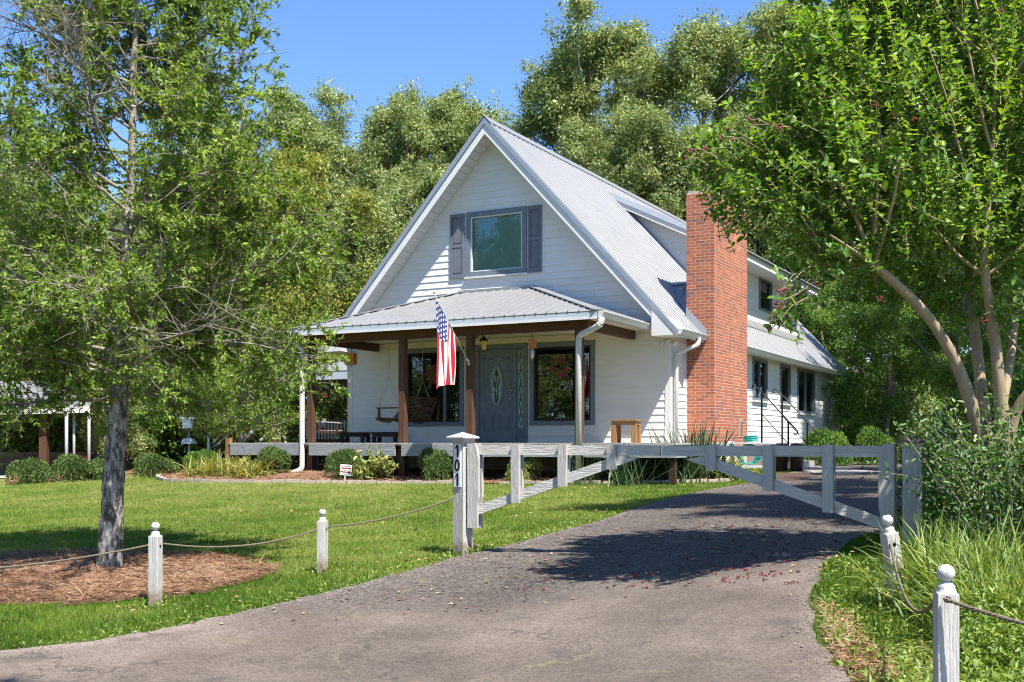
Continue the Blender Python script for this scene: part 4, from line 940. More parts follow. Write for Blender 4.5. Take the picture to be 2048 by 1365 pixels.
downspout(house, [(-PL - .08, PB + .08, PZ - .12), (-PL - .07, PB + .10, PZ - .22), (-3.40, -2.68, 2.02), (-3.40, -2.68, -.60), (-3.55, -2.88, -.68)], w=.095)
# ---- deck
deck = MB().box(-5.45, 5.2, -2.66, -.03, -.07, -.045).build('deck', 'deck_board', house)
y = -2.70; k = 0
while y < -.05:
    for x0, x1 in ((-5.5, -.9), (-.896, 5.22)): MB().box(x0, x1 - .004, y, y + .136, -.044, -.012).build('deck_board', 'deck_board', deck)
    y += .14
for x0, x1 in ((-5.46, -3.36), (-3.20, -.94), (-.78, .70), (.86, 3.12), (3.36, 5.18)):
    MB().box(x0, x1, -2.70, -2.661, -.285, -.045).build('rim_board', 'deck_rim', deck)
MB().box(5.16, 5.2, -2.65, 1.0, -.285, -.046).build('rim_board', 'deck_rim', deck)
MB().box(4.14, 5.2, -.028, 1.02, -.07, -.012).build('deck_landing', 'deck_board', deck)
for x in (-5.3, -4.1, -2.1, 0.1, 2.0, 4.4, 5.1): box_obj('deck_pier', 'dark_wood', x - .06, x + .06, -2.60, -2.48, -1.0, -.07, deck)
box_obj('end_post', 'pine_wood', -5.62, -5.50, -2.68, -2.58, -1.0, .10, deck)
MB().box(-11.2, -4.2, 4.6, 6.7, -.10, -.012).build('deck_wing', 'deck_board', deck)
MB().box(-5.45, -4.2, 1.0, 4.598, -.10, -.012).build('deck_wing', 'deck_board', deck)
MB().box(-5.45, -4.0, -.03, 1.0, -.10, -.013).build('deck_wing', 'deck_board', deck)
# ---- side porch on the left: low roof, beam, post, balustrade
sp_ = MB().prism([(5.0, 2.12), (10.0, 3.0), (10.0, 2.9), (5.0, 2.02)], lambda p, d: (d, p[0], p[1]), -11.4, -4.2).build('side_porch_roof', 'trim', house)
sl = math.hypot(5.0, .88)
ribbed_roof(sp_, [(-11.4, 0), (-4.2, 0), (-4.2, sl), (-11.4, sl)], lambda p, o: (p[0], 4.98 + p[1] * 5 / sl - o * .88 / sl, 2.13 + p[1] * .88 / sl + o * 5 / sl))
box_obj('fascia', 'fascia_paint', -11.4, -4.2, 4.97, 4.995, 1.90, 2.12, sp_); box_obj('porch_beam', 'dark_wood', -11.3, -4.2, 5.2, 5.34, 1.60, 1.88, sp_)
for x in (-4.6, -7.95, -11.0): box_obj('porch_post', 'cedar', x - .07, x + .07, 5.2, 5.34, -1.0, 1.60, sp_)
rl = MB().box(-10.9, -4.25, 6.46, 6.54, .02, .10).build('balustrade', 'cedar_beam', house)
MB().box(-10.9, -4.25, 6.45, 6.55, .70, .75).build('handrail', 'dark_wood', rl)
for i in range(52): MB().box(-10.85 + i * .127, -10.80 + i * .127, 6.485, 6.52, .10, .70).build('baluster', 'grey_post', rl)

# ------------------------------------------------------------------ gate, posts, ropes
GD = Vector((3.58, -2.0, 0)).normalized(); GL = Vector((-.40, 11.2, 0)); GRt = Vector((3.18, 9.2, 0)); GLEN = (GRt - GL).length
def gate_leaf(origin, sgn, label):
    """timber leaf: top rail, brace, hinge stile, three uprights; local x runs from the hinge"""
    d = GD * sgn; rz = math.atan2(d.y, d.x)
    g = empty('gate_leaf', (origin.x, origin.y, E), rz, label, 'gate', 'leaves of the white timber drive gate')
    Ln = GLEN / 2 - .012; fy = -1 if sgn > 0 else 1        # which side faces the camera
    def y(a, b): return (min(fy * a, fy * b), max(fy * a, fy * b))
    MB().box(.06, Ln, *y(-.019, .019), -.125, -.03).build('top_rail', 'grey_wood', g)
    a = Vector((.03, 0, -.70)); b = Vector((1.74, 0, -.13)); dd = (b - a).normalized(); nrm = Vector((-dd.z, 0, dd.x))
    mb = MB(); p = [a - nrm * .047, b - nrm * .047 + dd * .06, b + nrm * .047 - dd * .12, a + nrm * .047]
    y0, y1 = y(-.018, .018); mb.add([(q.x, y0, q.z) for q in p] + [(q.x, y1, q.z) for q in p], [(0, 1, 2, 3), (7, 6, 5, 4), (0, 4, 5, 1), (1, 5, 6, 2), (2, 6, 7, 3), (3, 7, 4, 0)])
    mb.build('brace', 'grey_wood', g)
    for sd in (1, -1):                                    # stile boards front and back
        mb = MB(); y0, y1 = y(sd * .0195, sd * .058)
        mb.prism([(-.03, -.87), (.082, -.87), (.082, -.62), (.098, -.55), (.098, -.16), (.062, -.012), (-.03, -.012)], lambda q, d_: (q[0], d_, q[1]), y0, y1); mb.build('hinge_stile', 'grey_post', g)
    for x in (.52, 1.04, 1.56):
        zb = -.70 + (x - .03) * (.57 / 1.71) - .065
        for sd in (1, -1):
            up = MB().box(x - .045, x + .045, *y(sd * .0195, sd * .055), zb if sd > 0 else zb + .06, -.022).build('upright', 'grey_post', g)
            if sd > 0:
                mb = MB()
                for px_, pz in ((x - .02, -.06), (x + .022, -.055), (x - .018, zb + .035), (x + .02, zb + .07)): mb.lathe([(0, .003), (.006, .003), (.007, 0)], 8, M=Matrix.Translation((px_, fy * .055, pz)) @ Matrix.Rotation(math.radians(90 * -fy * -1), 4, 'X'))
                mb.build('screw', 'iron', up)
    return g
gate_leaf(GL, 1, 'white timber gate leaf hinged on the post numbered 101')
gate_leaf(GRt, -1, 'white timber gate leaf hinged beside the leafy shrub and crape myrtle')
def gate_post(p, rz, top, w, label, capm):
    z0 = gz(p[0], p[1]); h = top - z0; g = empty('gate_post', (p[0], p[1], z0), rz, label, 'post', 'gate posts')
    MB().box(-w / 2, w / 2, -w / 2, w / 2, -.25, h - .10).build('post', 'post_stained', g)
    MB().box(-w / 2 - .012, w / 2 + .012, -w / 2 - .012, w / 2 + .012, h - .10, h - .065).build('collar', 'grey_post', g)
    c = w / 2 + .05; MB().add([(-c, -c, h - .065), (c, -c, h - .065), (c, c, h - .065), (-c, c, h - .065), (-c, -c, h - .05), (c, -c, h - .05), (c, c, h - .05), (-c, c, h - .05), (0, 0, h)], [(3, 2, 1, 0), (0, 1, 5, 4), (1, 2, 6, 5), (2, 3, 7, 6), (3, 0, 4, 7), (4, 5, 8), (5, 6, 8), (6, 7, 8), (7, 4, 8)]).build('cap', capm, g)
    return g, h
pl_ = GL - GD * .12
gp, gh = gate_post((pl_.x, pl_.y), math.radians(-41), E + .105, .142, 'weathered white gate post carrying the black number 101', 'cap_slate')
pr_ = GRt + GD * .16
gp2, gh2 = gate_post((pr_.x, pr_.y), math.radians(-20), E + .06, .15, 'white gate post with dark brown cap among the shrub leaves', 'copper_cap')
# number plate on the face towards the road (local -y)
plt_ = MB().box(-.048, .048, -.081, -.0712, gh - .56, gh - .125).build('number_plate', 'plate', gp)
def text_obj(s, size, parent, loc, rot, m, ext=.002, name='lettering', align='CENTER'):
    cu = bpy.data.curves.new('t', 'FONT'); cu.body = s; cu.size = size; cu.extrude = ext; cu.align_x = align; cu.align_y = 'CENTER'
    to = bpy.data.objects.new('t', cu); COL.objects.link(to); dg = bpy.context.evaluated_depsgraph_get(); me = bpy.data.meshes.new_from_object(to.evaluated_get(dg)); bpy.data.objects.remove(to)
    me.materials.clear(); me.materials.append(MATS[m]); me.name = name
    return link(name, me, parent, loc, rot)
for i, ch in enumerate('101'):
    z = gh - .195 - i * .145; mb = MB()
    if ch == '1':
        mb.box(-.004, .018, -.086, -.0805, z - .062, z + .062); mb.prism([(-.004, z + .062), (-.026, z + .035), (-.026, z + .022), (-.004, z + .038)], lambda q, d_: (q[0], d_, q[1]), -.086, -.0805)
    else:
        n = 28; vs_ = []
        for j in range(n):
            a = 2 * math.pi * j / n
            for rx, rz_, o in ((.036, .062, -.0805), (.036, .062, -.086), (.017, .040, -.086), (.017, .040, -.0805)): vs_.append((rx * math.cos(a), o, z + rz_ * math.sin(a)))
        mb.add(vs_, [(j * 4 + q, j * 4 + (q + 1) % 4, ((j + 1) % n) * 4 + (q + 1) % 4, ((j + 1) % n) * 4 + q) for j in range(n) for q in range(4)])
    mb.build('digit', 'black_paint', plt_)

def rope_post(foot, top_h, w, rz, lean, label, hole):
    g = empty('rope_post', foot, 0, label, 'post', 'ball topped rope fence posts'); g.rotation_euler = (lean[0], lean[1], rz)
    b = top_h - .118
    p = MB().box(-w / 2, w / 2, -w / 2, w / 2, -.3, b).build('post', 'post_stained', g); bv = p.modifiers.new('b', 'BEVEL'); bv.width = .006; bv.segments = 2
    r = .037
    prof = [(w * .5, b - .001), (w * .40, b + .018), (w * .42, b + .026), (w * .30, b + .036), (.018, b + .040), (.020, b + .047)]
    for i in range(1, 13):
        a = -math.pi / 2 + math.pi * (i + .7) / 13.7; prof.append((max(.0005, r * math.cos(a)), b + .080 + r * math.sin(a)))
    MB().lathe(prof, 18).build('ball_finial', 'ball_white', g)
    mb = MB()
    for q in hole: mb.lathe([(0, .002), (.013, .002), (.013, 0)], 12, M=Matrix.Translation(q[0]) @ Vector(q[1]).to_track_quat('Z', 'Y').to_matrix().to_4x4())
    mb.build('rope_hole', 'iron', g)
    return g
def P_on(u, v, Y): p = at(u, v, Y); p.z = gz(p.x, p.y); return p
fA = P_on(311, 1210, 9.3); fB = P_on(645, 1147, 10.8); fC = P_on(1800, 1215, 7.1); fD = P_on(1892, 1400, 4.6)
w4 = .088
rope_post(fA, at(311, 1044, 9.3).z - fA.z, w4, math.radians(-12), (0, 0), 'rope post nearest the mulch ring of the oak', [((-w4 / 2, 0, .50), (-1, 0, 0)), ((w4 / 2, 0, .51), (1, 0, 0))])
rope_post(fB, at(645, 1018, 10.8).z - fB.z, w4, math.radians(-14), (0, 0), 'rope post next to the gate post numbered 101', [((-w4 / 2, 0, .44), (-1, 0, 0)), ((w4 / 2, 0, .44), (1, 0, 0))])
rope_post(fC, .61, w4, math.radians(12), (math.radians(3), math.radians(-11)), 'rope post leaning over towards the drive in tall grass', [((0, -w4 / 2, .42), (0, -1, 0))])
rope_post(fD, at(1890, 1128, 4.6).z - fD.z, w4, math.radians(-8), (0, 0), 'upright rope post with cracked ball beside lime green weeds', [((-.004, -w4 / 2, .572), (0, -1, 0))])
def rope(a, b, sag, label):
    a = Vector(a); b = Vector(b); n = 60; mb = MB()
    pts = [a.lerp(b, t / n) - Vector((0, 0, sag * 4 * (t / n) * (1 - t / n))) for t in range(n + 1)]
    t_ = (b - a).normalized(); s1 = t_.cross(Vector((0, 0, 1))).normalized(); s2 = s1.cross(t_); Ltot = (b - a).length
    for k in range(3):           # three twisted strands
        m = n * 4; q = []
        for i in range(m + 1):
            f = i / m * n; j = min(int(f), n - 1); p = pts[j].lerp(pts[j + 1], f - j); ph = 2 * math.pi * (Ltot / .07 * i / m + k / 3); q.append(p + (s1 * math.cos(ph) + s2 * math.sin(ph)) * .0042)
        mb.tube(q, .0050, 5)
    o = mb.build('rope', 'rope'); tag(o, label, 'rope', 'ropes strung between the posts'); return o
ra = at(301, 1090, 9.28); rb = at(322, 1087, 9.32); rc = at(636, 1058, 10.78); rd = at(655, 1054, 10.82)
rope((-5.2, 8.6, E - 1.03), ra, .07, 'rope running from the mulch ring post out past the oak trunk')
rope(rb, rc, .09, 'rope slung between the two posts in the lawn')
rope(rd, at(909, 996, 11.15), .05, 'rope slung from the lawn post to the numbered gate post')
hc = fC + Vector((-.085, -.06, .42)); hd = at(1872, 1200, 4.62)
rope(hc, hd, .20, 'slack rope between the leaning post and the upright post')
rope(at(1888, 1198, 4.54), (2.55, 3.6, E - .72), .05, 'thick rope leaving the upright post through the lime weeds')

# ------------------------------------------------------------------ porch furniture and fittings
# flag on its pole
fr0 = hw(.78, -2.60, 1.62); ftip = hw(.78, -3.88, 2.84); fl = empty('flag', fr0, 0, 'red and white striped flag with starred blue corner hanging from porch post', 'flag')
toL = lambda p: Vector(p) - fr0
MB().tube([toL(fr0), toL(ftip)], [.013, .010], 10).build('pole', 'galv', fl)
mb = MB(); mb.lathe([(0, .05), (.018, .035), (.022, .02), (.012, 0)], 12, M=Matrix.Translation(toL(ftip))); mb.build('finial', 'brass', fl)
bd = (ftip - fr0).normalized(); mb = MB(); mb.tube([toL(fr0) - bd * .01, toL(fr0) + bd * .10], .022, 10); q0 = hw(.78, -2.585, 1.60) - fr0; mb.tube([q0, toL(fr0) + bd * .03], .016, 8); mb.tube([q0 - Vector((0, 0, .05)), q0 + Vector((0, 0, .05))], .028, 8); mb.build('bracket', 'galv', fl)
nu, nv = 46, 34; V = []; UVs = []; sdir = (hw(1, 0) - hw(0, 0)).normalized()
for i in range(nu + 1):
    f = i / nu
    for j in range(nv + 1):
        h = j / nv; base = ftip.lerp(fr0, .03 + .60 * h); drop = 1.80 - .86 * h ** .85
        hb = hw(.78, -3.88, 0); px_ = base + Vector((0, 0, -drop * f))
        gather = (f ** 1.3) * .22; px_ = px_ + (ftip.lerp(fr0, .22) - base) * gather * Vector((1, 1, 0)).length * .5 * .9 if False else px_
        c = ftip.lerp(fr0, .28); px_.x += (c.x - base.x) * f * .06; px_.y += (c.y - base.y) * f * .06
        wv = .045 * math.sin(h * 15 + f * 2.2) * min(1, f * 2.2 + .10) + .03 * math.sin(h * 31 + 1.3 - f * 3) * f
        V.append(px_ + sdir * wv - fr0); UVs.append((f, h))
me = bpy.data.meshes.new('cloth'); Fs = [(i * (nv + 1) + j, i * (nv + 1) + j + 1, (i + 1) * (nv + 1) + j + 1, (i + 1) * (nv + 1) + j) for i in range(nu) for j in range(nv)]
me.from_pydata([tuple(p) for p in V], [], Fs); uv = me.uv_layers.new(name='UVMap')
for l_ in me.loops: uv.data[l_.index].uv = UVs[l_.vertex_index]
me.polygons.foreach_set('use_smooth', [True] * len(Fs)); me.materials.append(MATS['flag_cloth']); link('cloth', me, fl)

def hempty(name, s, b, z, rz, label, cat, group=None):
    o = empty(name, hw(s, b, z), HROT + rz, label, cat, group); return o
# porch swing: curved slatted seat on chains, seen from behind one arm end
sw = hempty('porch_swing', -1.52, -1.35, .46, math.radians(86), 'curved slatted wooden swing hanging on chains before the front window', 'swing')
prof = [(-.36, .50), (-.30, .36), (-.22, .20), (-.10, .06), (.06, .0), (.24, .02), (.40, .06)]
for sx in (-.58, 0, .58):
    m = MB(); m.tube([(sx, p[0], p[1] - .02) for p in prof], .026, 6); m.build('side_rail' if sx else 'middle_rail', 'cedar', sw)
for i in range(14):
    t = i / 13 * (len(prof) - 1); k = min(int(t), len(prof) - 2); f = t - k; a = Vector((0, prof[k][0] * (1 - f) + prof[k + 1][0] * f, prof[k][1] * (1 - f) + prof[k + 1][1] * f)); d = Vector((0, prof[k + 1][0] - prof[k][0], prof[k + 1][1] - prof[k][1])).normalized()
    m = MB(); m.beam(a - d * .024 + Vector((0, 0, .014)), a + d * .024 + Vector((0, 0, .014)), 1.22, .016, up=(0, -d.z, d.y)); m.build('slat', 'cedar', sw)
for sx in (-.60, .60):
    MB().box(sx - .03, sx + .03, -.28, .38, .27, .30).build('armrest', 'cedar', sw); MB().box(sx - .02, sx + .02, .30, .35, .04, .27).build('arm_support', 'cedar', sw)
top = 2.34 - .46
for sx in (-.60, .60):
    for y_ in (-.26, .34):
        m = MB(); m.tube([(sx, y_, .285), (sx, .04, .95)], .007, 5); m.build('chain', 'steel', sw)
    m = MB(); a = Vector((sx, .04, .95)); n = 34
    for i in range(n):
        z0 = .95 + (top - .95) * i / n; z1 = .95 + (top - .95) * (i + 1.25) / n; w_ = .009; e = Vector((w_, 0, 0)) if i % 2 else Vector((0, w_, 0))
        m.tube([Vector((sx, .04, z0)) - e, Vector((sx, .04, min(z1, top))) - e], .003, 4); m.tube([Vector((sx, .04, z0)) + e, Vector((sx, .04, min(z1, top))) + e], .003, 4)
    m.build('chain', 'steel', sw)
# slatted armchair swing with a blue cushion on the left
ch = hempty('hanging_chair', -8.72, 5.27, .34, math.radians(-62), 'weathered wooden armchair swing with blue cushion behind the corner post', 'chair')
for i in range(6): MB().box(-.50, .50, -.30 + i * .11, -.215 + i * .11, .0, .022).build('seat_slat', 'deck_board', ch)
for i in range(7):
    x = -.46 + i * .152; m = MB(); m.beam((x, -.30, .02), (x, -.52, .58), .09, .02, up=(0, 1, .3)); m.build('back_slat', 'dark_wood', ch)
for sx in (-.52, .52):
    m = MB(); m.beam((sx, -.46, .30), (sx, .34, .24), .09, .03); m.build('armrest', 'deck_board', ch); m = MB(); m.beam((sx, .26, -.04), (sx, .24, .23), .05, .05); m.build('arm_support', 'dark_wood', ch); m = MB(); m.beam((sx, -.40, -.02), (sx, .36, -.05), .04, .08); m.build('side_rail', 'dark_wood', ch)
    m = MB(); m.tube([(sx, .20, .25), (sx, .05, 1.0), (sx * .6, .0, 1.30)], .008, 5); m.build('chain', 'iron', ch)
cu = MB().lathe([(.001, -.07), (.14, -.065), (.22, -.03), (.235, 0), (.22, .03), (.14, .065), (.001, .07)], 4, M=Matrix.Translation((0, -.27, .26)) @ Matrix.Rotation(math.radians(62), 4, 'X') @ Matrix.Rotation(math.radians(45), 4, 'Z')).build('cushion', 'denim', None)
sb = cu.modifiers.new('s', 'SUBSURF'); sb.levels = 2; sb.render_levels = 2
cu.location = ch.location; cu.rotation_euler = ch.rotation_euler; tag(cu, 'faded blue cushion leaning in the wooden armchair swing', 'cushion')
# two low dark benches along the wall
for k, (s, lab) in enumerate(((-3.55, 'low dark wooden bench below the hanging amber wind chime'), (-2.62, 'low dark wooden bench half behind the middle porch post'))):
    be = hempty('low_bench', s, -.55, 0, 0, lab, 'bench', 'low dark benches along the porch wall')
    MB().box(-.40, .40, -.17, .17, .20, .235).build('top', 'dark_wood', be); MB().box(-.34, .34, -.13, .13, .13, .199).build('apron', 'dark_wood', be)
    for sx in (-.30, .30):
        for sy in (-.11, .11): MB().box(sx - .04, sx + .04, sy - .03, sy + .03, -.012, .129).build('leg', 'dark_wood', be)
# pine step stool by the right wall
be = hempty('step_stool', 3.38, -.62, 0, math.radians(4), 'raw pine table on stout legs by the sunlit house corner', 'table')
MB().box(-.29, .29, -.20, .20, .435, .465).build('top', 'pine_wood', be); MB().box(-.26, .26, -.17, .17, .36, .434).build('apron', 'pine_wood', be)
for sx in (-.215, .215):
    for sy in (-.13, .13): MB().box(sx - .052, sx + .052, sy - .045, sy + .045, -.012, .359).build('leg', 'pine_wood', be)
# wind chimes
def chime(s, b, z, h, w, lab, ztop):
    o = hempty('wind_chime', s, b, z, math.radians(8), lab, 'wind chime', 'amber wooden wind chimes under the porch beam')
    MB().box(-w / 2, w / 2, -w / 2, w / 2, 0, h).build('wooden_body', 'chime_wood', o); MB().box(-w / 2 - .01, w / 2 + .01, -w / 2 - .01, w / 2 + .01, h, h + .012).build('lid', 'chime_wood', o)
    m = MB(); m.tube([(0, 0, h + .01), (0, 0, ztop - z)], .004, 5); m.build('hanger', 'iron', o)
    for k in range(5):
        a = 2 * math.pi * k / 5; m = MB(); m.tube([(.028 * math.cos(a), .028 * math.sin(a), 0), (.028 * math.cos(a), .028 * math.sin(a), -.17 - .012 * k)], .008, 6); m.build('tube', 'aluminium', o)
chime(-2.42, -2.20, 1.70, .225, .17, 'amber wooden wind chime between the corner post and the swing post', 2.17)
chime(2.12, -2.38, 1.86, .155, .125, 'small amber wind chime hanging before the right window', 2.17)
o = hempty('spinner_disc', -3.16, -2.2, .98, 0, 'orange wooden disc hanging on a thread by the corner post', 'ornament')
MB().lathe([(0, -.008), (.075, -.008), (.075, .008), (0, .008)], 24, M=Matrix.Translation((0, 0, .075)) @ Matrix.Rotation(math.radians(90), 4, 'X')).build('disc', 'chime_wood', o); m = MB(); m.tube([(0, 0, .15), (0, 0, 1.2)], .003, 4); m.build('thread', 'iron', o)
# wall lantern by the door
o = hempty('porch_lantern', -.28, -.14, 1.84, 0, 'small black lantern with amber glass above the door side', 'lantern')
o.location = hw(1.0, -2.36, 1.86)
MB().lathe([(.045, 0), (.075, .19), (.07, .195), (.04, 0)], 6).build('glass', 'amber', o); MB().lathe([(.10, .19), (.10, .20), (.03, .27), (.012, .29), (.001, .29)], 6).build('cap', 'iron', o); MB().lathe([(.001, -.02), (.05, -.02), (.05, 0), (.001, 0)], 6).build('base', 'iron', o); m = MB(); m.tube([(0, 0, .28), (-.08, -.02, .33), (-.15, -.07, .25)], .012, 6); m.build('bracket', 'iron', o)
# flower wreaths on the windows
def wreath(s, z, r, lab, seed):
    rng = np.random.default_rng(seed); o = hempty('wreath', s, -.06, z, 0, lab, 'wreath', 'flower wreaths on the front windows')
    n = 520; a = rng.uniform(0, 2 * np.pi, n); rr = r * (.62 + .34 * rng.normal(size=n) * .55); P = np.stack([rr * np.cos(a), -.02 - .05 * rng.random(n), rr * np.sin(a)], 1)
    link('foliage', leaf_mesh('foliage', P, rdir(rng, n) + np.array([0, -.4, 0]), np.tile([0, -1, .4], (n, 1)) + rng.normal(size=(n, 3)) * .4, rng.uniform(.05, .09, n), rng.uniform(.02, .035, n), rng.random(n), 'leaf_lime'), o)
    m = MB()
    for k in range(16):
        a = rng.uniform(0, 2 * math.pi); q = r * rng.uniform(.45, .95); c = Vector((q * math.cos(a), -.08, q * math.sin(a)))
        for j in range(6):
            b_ = 2 * math.pi * j / 6; d = Vector((math.cos(b_), -.5, math.sin(b_))); m.add([c, c + d * .03 + Vector((.012, 0, .01)), c + d * .05, c + d * .03 - Vector((.012, 0, .01))], [(0, 1, 2, 3)])
    m.build('blossom', 'flower_red', o)
wreath(1.62, 1.62, .27, 'magenta flower wreath hanging on the right window', 3); wreath(-1.62, 1.58, .22, 'dried flower wreath half hidden by the hanging flag', 4)

# ------------------------------------------------------------------ side steps with iron rails
st_ = hempty('side_steps', 0, 0, 0, 0, 'short block steps with landing against the side wall behind the chimney', 'steps')
for k, (x1, z1) in enumerate(((5.15, -.03), (5.50, -.24), (5.85, -.44))):
    MB().box(4.13 + .36 * 0, x1, 3.60 + .004 * k, 5.6 - .004 * k, -1.0, z1 - .004 * k).build('step', 'concrete' if k else 'deck_board', st_)
for b_, lab in ((3.66, 'black iron stair rail close against the brick chimney'), (5.5, 'black iron stair rail next to the rounded evergreen shrubs')):
    o = hempty('stair_rail', 5.02, b_, 0, 0, lab, 'railing', 'black iron stair rails')
    m = MB(); m.beam((0, 0, -.04), (0, 0, 1.16), .035, .035, up=(0, 1, 0)); m.build('newel', 'iron', o); m = MB(); m.beam((.62, 0, -.75), (.62, 0, .48), .035, .035, up=(0, 1, 0)); m.build('newel', 'iron', o)
    hp = [(-.18 + .05 * math.cos(a), 0, 1.27 + .05 * math.sin(a)) for a in np.linspace(math.radians(250), math.radians(50), 9)] + [(0, 0, 1.17), (.62, 0, .49), (.80, 0, .29)] + [(.80 - .01 + .05 * math.cos(a), 0, .23 + .05 * math.sin(a)) for a in np.linspace(math.radians(40), math.radians(-160), 9)]
    m = MB(); m.tube(hp, .014, 6); m.build('handrail', 'iron', o); m = MB(); m.tube([(0, 0, .66), (.62, 0, -.04)], .010, 6); m.build('lower_rail', 'iron', o)
# hose cart and bins by the chimney
p = hw(5.75, .2, -.0); p.z = gz(p.x, p.y); o = empty('hose_cart', p, HROT, 'white framed cart with coiled turquoise hose below the chimney', 'hose cart')
for sx in (-.42, .42): m = MB(); m.beam((sx, -.2, 0), (sx, -.12, .72), .06, .06, up=(0, 1, 0)); m.build('leg', 'trim', o); m = MB(); m.beam((sx, .2, 0), (sx, .12, .72), .06, .06, up=(0, 1, 0)); m.build('leg', 'trim', o)
MB().box(-.45, .45, -.17, -.12, .18, .24).build('cross_bar', 'trim', o); MB().box(-.48, .48, -.16, .16, .66, .69).build('shelf', 'trim', o)
m = MB(); m.tube([(.26 * math.cos(t * .45) * (.75 + .25 * math.sin(t * 1.7)), -.1 + .012 * math.sin(t), .45 + .2 * math.sin(t * .45)) for t in range(150)], .016, 6); m.build('hose', 'hose_green', o)
m = MB(); m.tube([(.14 * math.cos(t * .5), .08 * math.sin(t * .5), .72 + .0012 * t + .03 * math.sin(t * .23)) for t in range(70)], .016, 6); m.build('hose', 'hose_green', o)
p = hw(6.05, 2.1, 0); p.z = gz(p.x, p.y); o = empty('rubbish_bin', p, HROT, 'pair of black lidded bins standing by the iron rail', 'bin')
for sx in (-.17, .17):
    b_ = MB(); b_.lathe([(.001, 0), (.13, 0), (.155, .52), (.165, .53), (.165, .56), (.12, .61), (.001, .62)], 18, M=Matrix.Translation((sx, 0, 0))); b_.build('bin_body', 'bin_black', o)

# ------------------------------------------------------------------ bed edging, sign, lamp, feeder
ef = resample([p for p in bed_front[:8]], 46); eo = empty('bed_edging', (ef[0][0], ef[0][1], gz(*ef[0])), 0, 'row of pale edging blocks along the straw bed before the porch', 'edging')
def edging(pts, eo, n):
    e = resample(pts, n + 1)
    for i in range(n):
        a, b = Vector((e[i][0], e[i][1], 0)), Vector((e[i + 1][0], e[i + 1][1], 0)); g = .012; d = (b - a).normalized()
        za, zb = gz(a.x, a.y), gz(b.x, b.y); h = R.uniform(.055, .075); a2 = a + d * g; b2 = b - d * g; w_ = .05
        s = Vector((-d.y, d.x, 0)) * w_; o0 = eo.location
        pp = [a2 - s, b2 - s, b2 + s, a2 + s]; zz = [za, zb, zb, za]
        MB().hexa([(q.x - o0.x, q.y - o0.y, z - .05 - o0.z) for q, z in zip(pp, zz)] + [(q.x - o0.x, q.y - o0.y, z + h - o0.z) for q, z in zip(pp, zz)]).build('edging_block', 'edging', eo)
edging([on_ground(330, 951), on_ground(316, 956)] + bed_front[:8], eo, 40)
eo2 = empty('bed_edging', tuple(bed_front[8]), 0, 'row of edging blocks below the arching strap leaves behind the gate', 'edging'); edging(bed_front[8:], eo2, 20)
p = on_ground(690, 965); o = empty('yard_sign', p, math.radians(-6), 'small white yard sign with two red stripes in the straw bed', 'sign')
m = MB(); m.beam((0, 0, -.1), (0, 0, .17), .02, .012, up=(0, 1, 0)); m.build('stake', 'sign_white', o)
pn = MB().box(-.12, .12, -.012, .0, .14, .36).build('sign_panel', 'sign_white', o); MB().box(-.10, .115, -.0135, -.0121, .272, .297).build('stripe', 'sign_red', pn); MB().box(-.115, .10, -.0135, -.0121, .195, .22).build('stripe', 'sign_red', pn)
m = MB(); rr = random.Random(5)
for z_, n in ((.325, 9), (.246, 7), (.165, 10)):
    x = -.09
    for k in range(n): w_ = rr.uniform(.008, .018); m.box(x, x + w_, -.0135, -.0121, z_ - .007, z_ + .007); x += w_ + .004
m.build('lettering', 'sign_red' if False else 'black_paint', pn)
pn.rotation_euler = (0, math.radians(5), 0)
p = on_ground(858, 965); o = empty('solar_lamp', p, .5, 'small solar spot lamp lying in the straw under the round shrub', 'lamp')
MB().box(-.10, .10, -.05, .05, .03, .05).build('solar_panel', 'cap_slate', o); m = MB(); m.tube([(0, 0, -.08), (0, 0, .04)], .012, 6); m.tube([(0, .02, .03), (.0, .10, .10)], .03, 8); m.build('lamp_head', 'bin_black', o)
p = at(378, 930, 27.0); p.z = gz(p.x, p.y); zt = at(378, 833, 27).z - p.z; o = empty('bird_feeder', p, 0, 'grey metal bird feeder with baffle on a pole behind the shrubs', 'bird feeder')
m = MB(); m.tube([(0, 0, -.2), (0, 0, zt - .3)], .018, 8); m.build('pole', 'galv', o); MB().lathe([(.19, zt - .68), (.17, zt - .60), (.10, zt - .54), (.02, zt - .52)], 20).build('baffle', 'galv', o)
MB().box(-.13, .13, -.11, .11, zt - .30, zt - .06).build('seed_box', 'steel', o); MB().box(-.20, .20, -.16, .16, zt - .06, zt - .02).build('roof', 'galv', o); MB().box(-.17, .17, -.14, .14, zt - .32, zt - .30).build('tray', 'dark_wood', o)
# stair rails of the far deck on the left
def left_rail(pa, pb, pc, pd, lab):
    a, b = at(*pa), at(*pb); c, d = at(*pc), at(*pd); o = empty('stair_rail', (a.x, a.y, gz(a.x, a.y)), 0, lab, 'railing', 'pale stair rails behind the left shrubs'); L0 = o.location.copy()
    m = MB(); m.beam(a - L0, b - L0, .05, .07); m.build('handrail', 'grey_wood', o); m = MB(); m.beam(c - L0, d - L0, .03, .04); m.build('lower_rail', 'grey_wood', o)
    for q in (a, b): m = MB(); m.beam(Vector((q.x, q.y, gz(q.x, q.y))) - L0, q - L0, .05, .05, up=(0, 1, 0)); m.build('newel', 'galv', o)
left_rail((417, 872, 27.5), (480, 812, 28.5), (430, 893, 27.5), (478, 850, 28.5), 'pale stair rail climbing behind the grey trunk')
left_rail((490, 876, 27.2), (560, 813, 28.2), (520, 882, 27.2), (560, 847, 28.2), 'pale stair rail ending at the tall thin newel')

